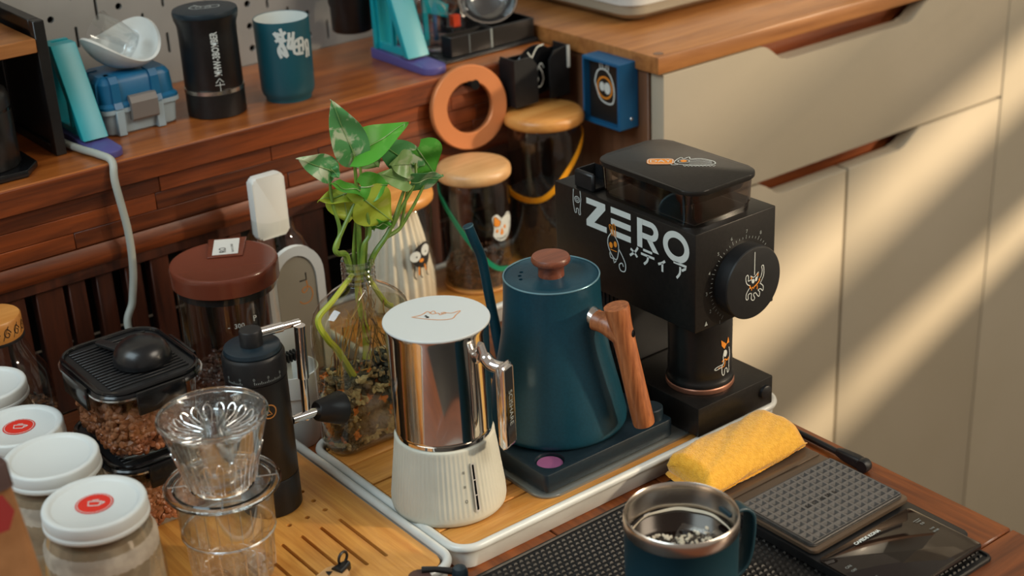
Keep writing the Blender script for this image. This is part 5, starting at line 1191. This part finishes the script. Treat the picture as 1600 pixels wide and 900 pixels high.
# ================================================================== front left: clip, knob, bag
CL = thing('wooden_clip', 'pale wooden bag clip with dark inlays and a black ring, at the lower photo edge', 'clip', (.478, .868, .0217))
def CLf(u, v, h): c_, s_ = math.cos(.32), math.sin(.32); return Vector((.4670 + u * c_ - v * s_, .8890 + u * s_ + v * c_, .0217 + h))
obj('body', prism(rrect(-.032, .022, -.011, .011, .008, 5), 0, .010, CLf, bev=.0015), 'lid_wood_pale', CL)
for k, (u, v) in enumerate(((-.022, .003), (-.014, -.004), (-.006, .004), (.002, -.004), (.009, .004))):
    obj('inlay', prism([(u - .0028, v - .0024), (u + .0028, v - .0012), (u, v + .0034)], .0101, .0108, CLf), 'dark_print', CL, smooth=False)
obj('ring', tube([CLf(.026 + .0052 * math.cos(a), 0.003, .0150 + .0052 * math.sin(a)) for a in [2 * PI * i / 24 for i in range(24)]], .0012, 8, closed=True), 'black_metal', CL)
obj('clasp', loft([[CLf(u, v, h) for v, h in rrect(-w_, w_, .004, .0125, .002, 3)] for u, w_ in ((.014, .0055), (.022, .0045), (.028, .0030))]), 'black_metal', CL)
TK = thing('tamper_tool', 'dark metal tool with a round brown head lying over the tray corner', 'tool', (.545, .842, .0262))
obj('head', lathe([(0, 0), (.0090, 0), (.0098, .002), (.0098, .008), (.0090, .010), (0, .0102)], (.5270, .8440, .0217), 32), 'kraft_dark', TK)
obj('arm', tube([(.5320, .8475, .0330), (.5400, .8410, .0335), (.5520, .8330, .0300)], [.0030, .0024, .0030], 12), 'black_metal', TK)
obj('tip', lathe([(0, 0), (.0052, .0008), (.0066, .004), (.0066, .009), (.0050, .0125), (0, .0135)], (.5560, .8290, .0215), 28), 'base_blue', TK)
obj('tip_stem', tube([(.5560, .8290, .0005), (.5560, .8290, .0225)], .0030, 12), 'black_metal', TK)
KG = thing('coffee_bag', 'kraft paper coffee bag with dark folded top and red patch, cut by left edge', 'bag', (.205, .905, 0))
def ks(z, a, b): return [Vector((.2090 + u, .9000 + v, z)) for u, v in rrect(-a, a, -b, b, min(a, b) * .5, 5)]
obj('pouch', loft([ks(0, .037, .026), ks(.004, .040, .029), ks(.06, .044, .030), ks(.13, .042, .026), ks(.175, .039, .017), ks(.2060, .0365, .008), ks(.2260, .0360, .0045)]), 'kraft', KG, ang=60)
obj('folded_top', loft([ks(.2130, .0372, .0098), ks(.2150, .0370, .0088), ks(.2290, .0366, .0062), ks(.2305, .0355, .005)]), 'kraft_dark', KG, ang=60)
fK = lambda u, v, h: Vector((.2090 + u, .9000 - .0098 - h - (.165 - v) * .17 if v < .165 else .88, v))
obj('red_patch', prism([(.006, .190), (.024, .190), (.031, .200), (.027, .2110), (.006, .2110)], 0, .0008, lambda u, v, h: Vector((.2090 + u, .9000 - .0105 - (.2130 - v) * .42 - h * 2, v))), 'red_paper', KG, smooth=False)
# ================================================================== things on the shelf
zs = .2529
BG = thing('tall_hand_grinder', 'tall black cylindrical hand grinder with silver band, on the shelf beside the teal cup', 'hand grinder', (.6855, 1.424, zs))
gcx = (.6855, 1.4240)
gbd = obj('body', LZ([(0, 0), (.0305, 0), (.0315, .0010), (.0315, .0255), (0, .0255)], gcx, zs, 64), 'black_metal', BG)
obj('silver_band', LZ([(.0300, 0), (.0318, .0004), (.0318, .0046), (.0300, .005)], gcx, zs + .0256, 90, rfun=lambda a, z: 1 + .008 * math.cos(a * 45)), 'steel_satin', BG)
ub = obj('upper_body', LZ([(0, 0), (.0306, 0), (.0312, .001), (.0308, .055), (.0312, .066), (.0335, .0725), (.0342, .0770), (0, .0770)], gcx, zs + .0304, 64), 'black_metal', BG, ang=50)
tp = obj('lid', LZ([(0, 0), (.0340, 0), (.0344, .002), (.0335, .0050), (.0310, .0058), (0, .0058)], gcx, zs + .1075, 64), 'base_blue', BG)
ft_ = rotf(ZD(gcx, zs + .1133), math.radians(-37)); s = stroke(ft_, [(-.016, -.002), (-.012, .006), (-.004, .003), (.004, .006), (.013, .008), (.015, .001), (.008, -.005), (-.003, -.007), (-.010, -.008), (-.016, -.002)], .0008, n=3)
stroke(ft_, circ(-.006, -.001, .003), .0006, True, bm=s); stroke(ft_, circ(.004, 0, .003), .0006, True, bm=s); stroke(ft_, [(-.012, .007), (-.013, .011), (-.008, .006)], .0007, bm=s)
flat(0, s, 'line_sticker', 'white_print', tp)
fg_ = on_cyl(gcx, .0313, math.radians(-112)); s = text(fg_, 'MHW-3BOMBER', .0105, .004, zs + .0700, PI / 2, bold=.0003, sx=.62)
stroke(fg_, [(.004, zs + .0405), (.004, zs + .0300)], .0007, bm=s); stroke(fg_, [(.000, zs + .0395), (.004, zs + .044), (.008, zs + .0395)], .0009, bm=s); stroke(fg_, [(-.001, zs + .0370), (.009, zs + .0370)], .0008, bm=s)
flat(0, s, 'lettering', 'white_print', ub)
cu_ = (.7673, 1.4120)
CP = thing('teal_cup', 'dark teal handleless cup with white brush lettering, on the shelf', 'cup', (*cu_, zs))
obj('body', LZ([(0, .0035), (.0225, .0035), (.0230, 0), (.0250, 0), (.0255, .0035), (.0280, .0070), (.0293, .0120), (.0297, .030), (.0302, .0880), (.0298, .0895), (.0290, .0890)], cu_, zs, 72), 'cup_teal', CP, ang=50)
obj('glazed_inside', LZ([(.0291, .0892), (.0284, .085), (.0280, .020), (.0240, .010), (0, .009)], cu_, zs, 64), 'cup_white', CP, ang=60)
fcp = lambda u, v, h: on_cyl(cu_, .0300, math.radians(-118))(u, v + zs, h); W2 = .0042
fcp = (lambda g: (lambda u, v, h: g(u, v + zs, h)))(on_cyl(cu_, .0301, math.radians(-105)))
s = stroke(fcp, [(-.016, .080), (-.010, .070), (-.006, .0600), (-.0045, .0530)], W2, n=4)
for P__ in ([(-.0155, .0700), (-.0100, .0730), (-.004, .0700)], [(-.0135, .0790), (-.0080, .0770), (-.0035, .0800)], [(-.009, .084), (-.0070, .0720), (-.0130, .0610), (-.0105, .0520)], [(-.0130, .0640), (-.008, .0560), (-.0040, .0530)],
            [(.0000, .0790), (-.0010, .0700), (-.0030, .0630)], [(.0050, .0790), (.0030, .0700), (.0000, .0600)], [(-.0030, .0700), (.0055, .0730)], [(-.0035, .0620), (.0020, .0640)],
            [(.0050, .0680), (.0150, .0700), (.0150, .0560)], [(.0050, .0680), (.0040, .0560), (.0150, .0540)], [(.0100, .0690), (.0095, .0550)], [(.0045, .0620), (.0150, .0630)],
            [(.0190, .0660), (.0200, .0560), (.0190, .0480)], [(.0190, .0660), (.0240, .0640), (.0235, .0480)], [(.0195, .0560), (.0235, .0570)]):
    stroke(fcp, P__, W2 * .78, bm=s, n=4)
flat(0, s, 'brush_lettering', 'white_print', CP)
# ---- tool case
CS = thing('tool_case', 'small ribbed hard case with blue lid, grey base and grey latch, on the shelf', 'case', (.599, 1.455, zs))
X0, X1, Y0, Y1 = .5560, .6440, 1.4200, 1.4880
def cse(d, z, r=.010): return [Vector((u, v, zs + z)) for u, v in rrect(X0 + d, X1 - d, Y0 + d, Y1 - d, r, 4)]
obj('base', loft([cse(.006, 0), cse(.004, .002), cse(.0025, .0235), cse(-.0005, .0240), cse(-.0005, .0285)]), 'case_grey', CS, ang=30)
obj('lid', loft([cse(.000, .0287), cse(.000, .0315), cse(.003, .0345), cse(.004, .0540), cse(.007, .0590, .009), cse(.009, .0605, .009)]), 'case_blue', CS, ang=30)
for x in (X0 + .018, X1 - .026):
    obj('lid_rib', loft([[Vector((x + u, Y0 + y, zs + z)) for u, y in ((-.0045, -.0025), (.0045, -.0025), (.0045, .008), (-.0045, .008))] if 0 else [Vector((x - .0045, Y0 - .0022 + y, zs + z)), Vector((x + .0045, Y0 - .0022 + y, zs + z)), Vector((x + .0045, Y0 + .012 + y, zs + z)), Vector((x - .0045, Y0 + .012 + y, zs + z))] for y, z in ((0, .0290), (.0030, .0350), (.0040, .0550), (.0085, .0615))]), 'case_blue', CS, smooth=False)
    obj('base_rib', box(x - .0045, x + .0045, Y0 - .0022, Y0 + .006, zs + .0005, zs + .0270, .0006, 1), 'case_grey', CS)
for y in (Y0 + .018, Y1 - .020):
    obj('lid_rib', loft([[Vector((X0 - .0022 + q, y - .0045, zs + z)), Vector((X0 + .010 + q, y - .0045, zs + z)), Vector((X0 + .010 + q, y + .0045, zs + z)), Vector((X0 - .0022 + q, y + .0045, zs + z))] for q, z in ((0, .0290), (.0030, .0350), (.0040, .0550), (.0085, .0615))]), 'case_blue', CS, smooth=False)
obj('latch', loft([[Vector((u, Y0 - y - .0002 + (.004 if k else 0) * 0, zs + z)) if k == 0 else Vector((u, Y0 + .003, zs + z)) for u, k in ((.5860, 0), (.6155, 0), (.6155, 1), (.5860, 1))] for y, z in ((.003, .0140), (.0045, .0160), (.0050, .0330), (.0020, .0390), (0, .0400))]), 'latch_grey', CS, smooth=False)
# ---- white egg-shaped bowl with a glass in it
EG = thing('slanted_bowl', 'white slanted egg-shaped bowl resting on top of the blue and grey case', 'bowl', (.600, 1.450, zs + .0613))
def bowl(o, A, B, zb, th):
    bm = bmesh.new(); rings = []; nA, nT = 48, 12
    for side in (0, 1):
        for k in (range(nT + 1) if side == 0 else range(nT, -1, -1)):
            row = []
            for i in range(nA):
                a = 2 * PI * i / nA; H_ = .030 + .010 * math.cos(a - 1.75) + .010 * math.cos(2 * (a - .44)) 
                f_ = k / nT; t_ = f_ * 1.30; rx = (A - th * side) * math.sin(min(t_, 1.45)); ry = (B - th * side) * math.sin(min(t_, 1.45))
                z = zb + side * th * (1 - f_ * .6) + H_ * (1 - math.cos(f_ * PI / 2)) * 1.0
                row.append(bm.verts.new(Vector((o[0] + rx * math.cos(a), o[1] + ry * math.sin(a), z))))
            rings.append(row)
    for a, b in zip(rings[:-1], rings[1:]):
        for i in range(nA): bm.faces.new((a[i], a[(i + 1) % nA], b[(i + 1) % nA], b[i]))
    bmesh.ops.remove_doubles(bm, verts=bm.verts, dist=1e-5)
    return bm
obj('bowl', bowl((.600, 1.452), .0440, .0340, zs + .0613, .0030), 'enamel_white', EG, ang=60)
GL = thing('small_glass', 'small clear glass tipped over inside the white slanted bowl', 'glass', (.598, 1.450, zs + .070))
gax = Vector((-.62, .12, .45)).normalized()
obj('glass_body', lathe([(0, 0), (.0170, 0), (.0185, .002), (.0200, .036), (.0215, .042)], Vector((.610, 1.450, zs + .0810)), 36, axis=gax), 'glass_rib', GL, ang=70)
# ---- teal stands
def stand():
    t = thing('phone_stand', 'teal printed bracket with purple foot standing at the left end of the shelf', 'stand', (.5370, 1.42, zs), 'teal brackets on the shelf')
    x0, x1 = .5235, .5505; o = (.5370, 0)
    FX = lambda u, v, h: Vector((h, u, v + zs))
    obj('slanted_arm', prism([(1.4000, .0105), (1.4090, .0105), (1.4600, .1000), (1.4460, .1000)], x0, x1, FX, bev=.0012), 'teal_print', t, ang=30)
    wb_ = cut(prism([(1.4090, .0105), (1.4700, .0105), (1.4700, .1000), (1.4595, .1000)], x0 + .004, x0 + .0075, FX), prism([(1.4190, .0170), (1.4350, .0170), (1.4350, .0430)], 0, 1, FX, bm=prism([(1.4390, .0170), (1.4640, .0170), (1.4640, .0900), (1.4600, .0900), (1.4390, .0540)], 0, 1, FX)))
    obj('side_web', wb_, 'teal_print', t, ang=30)
    obj('back_plate', prism([(1.4660, .0105), (1.4720, .0105), (1.4720, .1000), (1.4660, .1000)], x0, x1, FX, bev=.0006), 'teal_print', t, ang=30)
    ft_ = [(1.478, 0), (1.478, .0100), (1.398, .0100), (1.388, .0110), (1.379, .0085), (1.366, .0080), (1.362, .0060), (1.362, 0)]
    b = prism([(x0, 1.478), (x0, 1.372)] + [((x0 + x1) / 2 - (x1 - x0) / 2 * math.cos(a), 1.372 - .0125 * math.sin(a)) for a in [PI * i / 12 for i in range(1, 12)]] + [(x1, 1.372), (x1, 1.478)], zs, zs + .0103, bev=.0010)
    for v in b.verts:
        if v.co.z > zs + .006 and v.co.y < 1.400: v.co.z -= .0035 * min(1, (1.400 - v.co.y) / .018)
    obj('foot', b, 'purple_print', t, ang=40)
    return t
st0 = stand()
def dup(root, loc, label):
    r = root.copy(); COL.objects.link(r); r.location = loc; r['label'] = label
    for ch in list(root.children):
        c = ch.copy(); COL.objects.link(c); c.parent = r
        for g in ch.children: d = g.copy(); COL.objects.link(d); d.parent = c
    return r
st1 = dup(st0, (.9330, 1.4180, zs), 'teal printed bracket with purple foot near the copper ring, beside the glass canister')
st1.scale = (1.12, 1.0, 1.25)
# ---- hanging black cup
HC = thing('hanging_cup', 'black cylindrical cup hung from the pegboard above the shelf', 'cup', (.913, 1.50, .282))
hcc = (.9130, 1.5050)
obj('cup', LZ([(0, 0), (.0225, 0), (.0245, .002), (.0250, .030), (.0265, .033), (.0268, .075), (.0250, .075), (.0240, .01), (0, .008)], hcc, .2830, 48), 'black_metal', HC, ang=50)
obj('hook', tube([(.913, 1.531, .345), (.913, 1.559, .345), (.913, 1.5601, .352)], .0022, 8), 'black_metal', HC)
obj('bracket', box(.893, .933, 1.5290, 1.5330, .320, .352, .001, 1), 'latch_grey', HC)
# ---- black trays, canister, lens
BT = thing('drip_tray', 'low black tray with two open bins at the right end of the shelf', 'tray', (1.03, 1.44, zs))
obj('base', box(.9600, 1.1000, 1.3840, 1.5050, zs, zs + .0050, .0012, 1), 'black_plastic', BT)
def bin_(x0, x1, y0, y1, h, nm):
    obj(nm, cut(box(x0, x1, y0, y1, zs + .0052, zs + h, .0010, 1), box(x0 + .0022, x1 - .0022, y0 + .0022, y1 - .0022, zs + .0075, zs + h + .02)), 'black_metal', BT, ang=30)
bin_(.9720, 1.0320, 1.3880, 1.4080, .0290, 'front_bin'); bin_(1.0350, 1.0980, 1.3900, 1.5000, .0290, 'rear_bin')
obj('edge_strip', box(1.0300, 1.0322, 1.3872, 1.3879, zs + .006, zs + .0292), 'grey_print', BT, smooth=False)
obj('edge_strip', box(.9985, .9990, 1.3874, 1.3879, zs + .006, zs + .0285), 'grey_print', BT, smooth=False)
ccn = (.9955, 1.4470)
CN = thing('glass_canister', 'clear round canister on the black tray with small coloured trinkets inside', 'canister', (*ccn, zs + .0052))
obj('body', LZ([(0, 0), (.0325, 0), (.0350, .003), (.0350, .140)], ccn, zs + .0052, 56), 'glass_rib', CN, ang=60)
obj('foot_ring', LZ([(.0300, 0), (.0352, .0), (.0360, .002), (.0352, .005), (.0300, .004)], ccn, zs + .0052, 56), 'glass_bright', CN)
def trinket(nm, lab, cat_, b, m): return tag(obj(nm, b, m), lab, cat_)
trinket('orange_block', 'small bright orange block inside the clear canister', 'block', box(1.0040, 1.0145, 1.4250, 1.4340, zs + .0285, zs + .0425, .0006, 1), 'orange_red')
trinket('black_block', 'small black block under the orange one inside the clear canister', 'block', box(1.0000, 1.0180, 1.4230, 1.4360, zs + .0070, zs + .0283, .0006, 1), 'black_plastic')
trinket('teal_strip', 'tall teal strip standing at the left inside the clear canister', 'strip', box(.9725, .9800, 1.4420, 1.4450, zs + .0085, zs + .130, .0006, 1), 'teal_print')
b = prism([(0, 0), (.032, -.012), (.034, .004), (.018, .012), (.012, .024), (0, .018)], 0, .010, lambda u, v, h: Vector((.9850 + u, 1.4540 + h, zs + .045 + v)), bev=.0015)
b2 = thing('clip_toy', 'blue-green plastic clip held up inside the clear canister', 'clip', (.99, 1.456, zs + .0085))
obj('clip', b, 'teal_print', b2); obj('clip_leg', box(.998, 1.002, 1.456, 1.460, zs + .0085, zs + .046), 'box_blue', b2)
LN = thing('tilted_bowl', 'round dark bowl with pale metal rim tipped towards the viewer in the black tray', 'bowl', (1.064, 1.44, zs + .0076))
lax = Vector((-.33, -.62, .70)).normalized(); lc = Vector((1.0620, 1.4350, zs + .0500))
obj('shell', lathe([(.0355, .004), (.0350, -.002), (.0310, -.014), (.0200, -.024), (0, -.027)], lc, 56, axis=lax), 'black_metal', LN, ang=60)
obj('rim', lathe([(.0340, .003), (.0345, .0055), (.0362, .0055), (.0368, .003), (.0355, .000), (.0340, .003)], lc, 64, axis=lax), 'steel_satin', LN)
obj('inner_dish', lathe([(.0342, .003), (.0300, -.006), (.0180, -.014), (0, -.016)], lc, 56, axis=lax), 'glass_rib', LN)
# ---- rack with cup and canister, far left
RK = thing('metal_rack', 'black metal rack with a wooden shelf at the top left corner', 'rack', (.40, 1.46, zs))
obj('post', box(.4965, .5080, 1.4080, 1.4200, zs, .3900, .0008, 1), 'black_metal', RK)
obj('post', box(.4965, .5080, 1.5180, 1.5300, zs, .3900, .0008, 1), 'black_metal', RK)
obj('side_rail', box(.4965, .5080, 1.4205, 1.5175, .3790, .3900, .0008, 1), 'black_metal', RK)
obj('foot_rail', box(.4965, .5080, 1.4205, 1.5175, zs, zs + .010, .0008, 1), 'black_metal', RK)
obj('side_mesh', box(.5000, .5030, 1.4205, 1.5175, zs + .010, .379), 'black_metal', RK)
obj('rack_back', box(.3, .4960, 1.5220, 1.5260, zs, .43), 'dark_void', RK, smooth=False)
obj('wood_shelf', box(.3000, .4960, 1.4060, 1.5215, .3600, .3740, .001, 1), 'worktop_wood', RK)
WC = thing('white_cup', 'plain white cup on the wooden rack shelf at the top left corner', 'cup', (.440, 1.45, .3742))
obj('cup', LZ([(0, 0), (.0250, 0), (.0280, .003), (.0300, .020), (.0310, .080), (.0295, .080), (.0285, .02), (0, .005)], (.4370, 1.4420), .3742, 48), 'enamel_white', WC, ang=60)
BK = thing('speckled_canister', 'speckled black canister on a low stand under the rack at left edge', 'canister', (.43, 1.41, zs))
kcc = (.4270, 1.4080)
obj('stand_base', prism([(.380, 1.368), (.452, 1.368), (.470, 1.390), (.470, 1.430), (.452, 1.449), (.380, 1.449)], zs, zs + .0080, bev=.002), 'black_gloss', BK, ang=30)
obj('body', LZ([(0, 0), (.0310, 0), (.0322, .002), (.0322, .068), (.0300, .0745), (.0240, .0775), (0, .078)], kcc, zs + .0082, 56), 'speckled_black', BK, ang=50)
obj('cap_band', LZ([(.0320, 0), (.0326, .0004), (.0326, .003), (.0320, .0034)], kcc, zs + .064, 56), 'black_gloss', BK)
# grey cable over the shelf front
GC = tag(obj('grey_cable', tube(spline([(.5130, 1.500, zs + .0042), (.5150, 1.4350, zs + .0042), (.5190, 1.400, zs + .0043), (.5250, 1.368, zs + .0048), (.5290, 1.3480, zs + .0015), PX(180, 285, y=1.3405), PX(200, 360, y=1.338), PX(208, 420, y=1.3395), PX(207, 470, y=1.341), PX(204, 520, y=1.335), (.545, 1.315, .0045), (.47, 1.31, .0042)], 10), .0039, 12), 'cable_grey'), 'grey cable draped over the shelf front, hanging down behind the bean containers', 'cable')
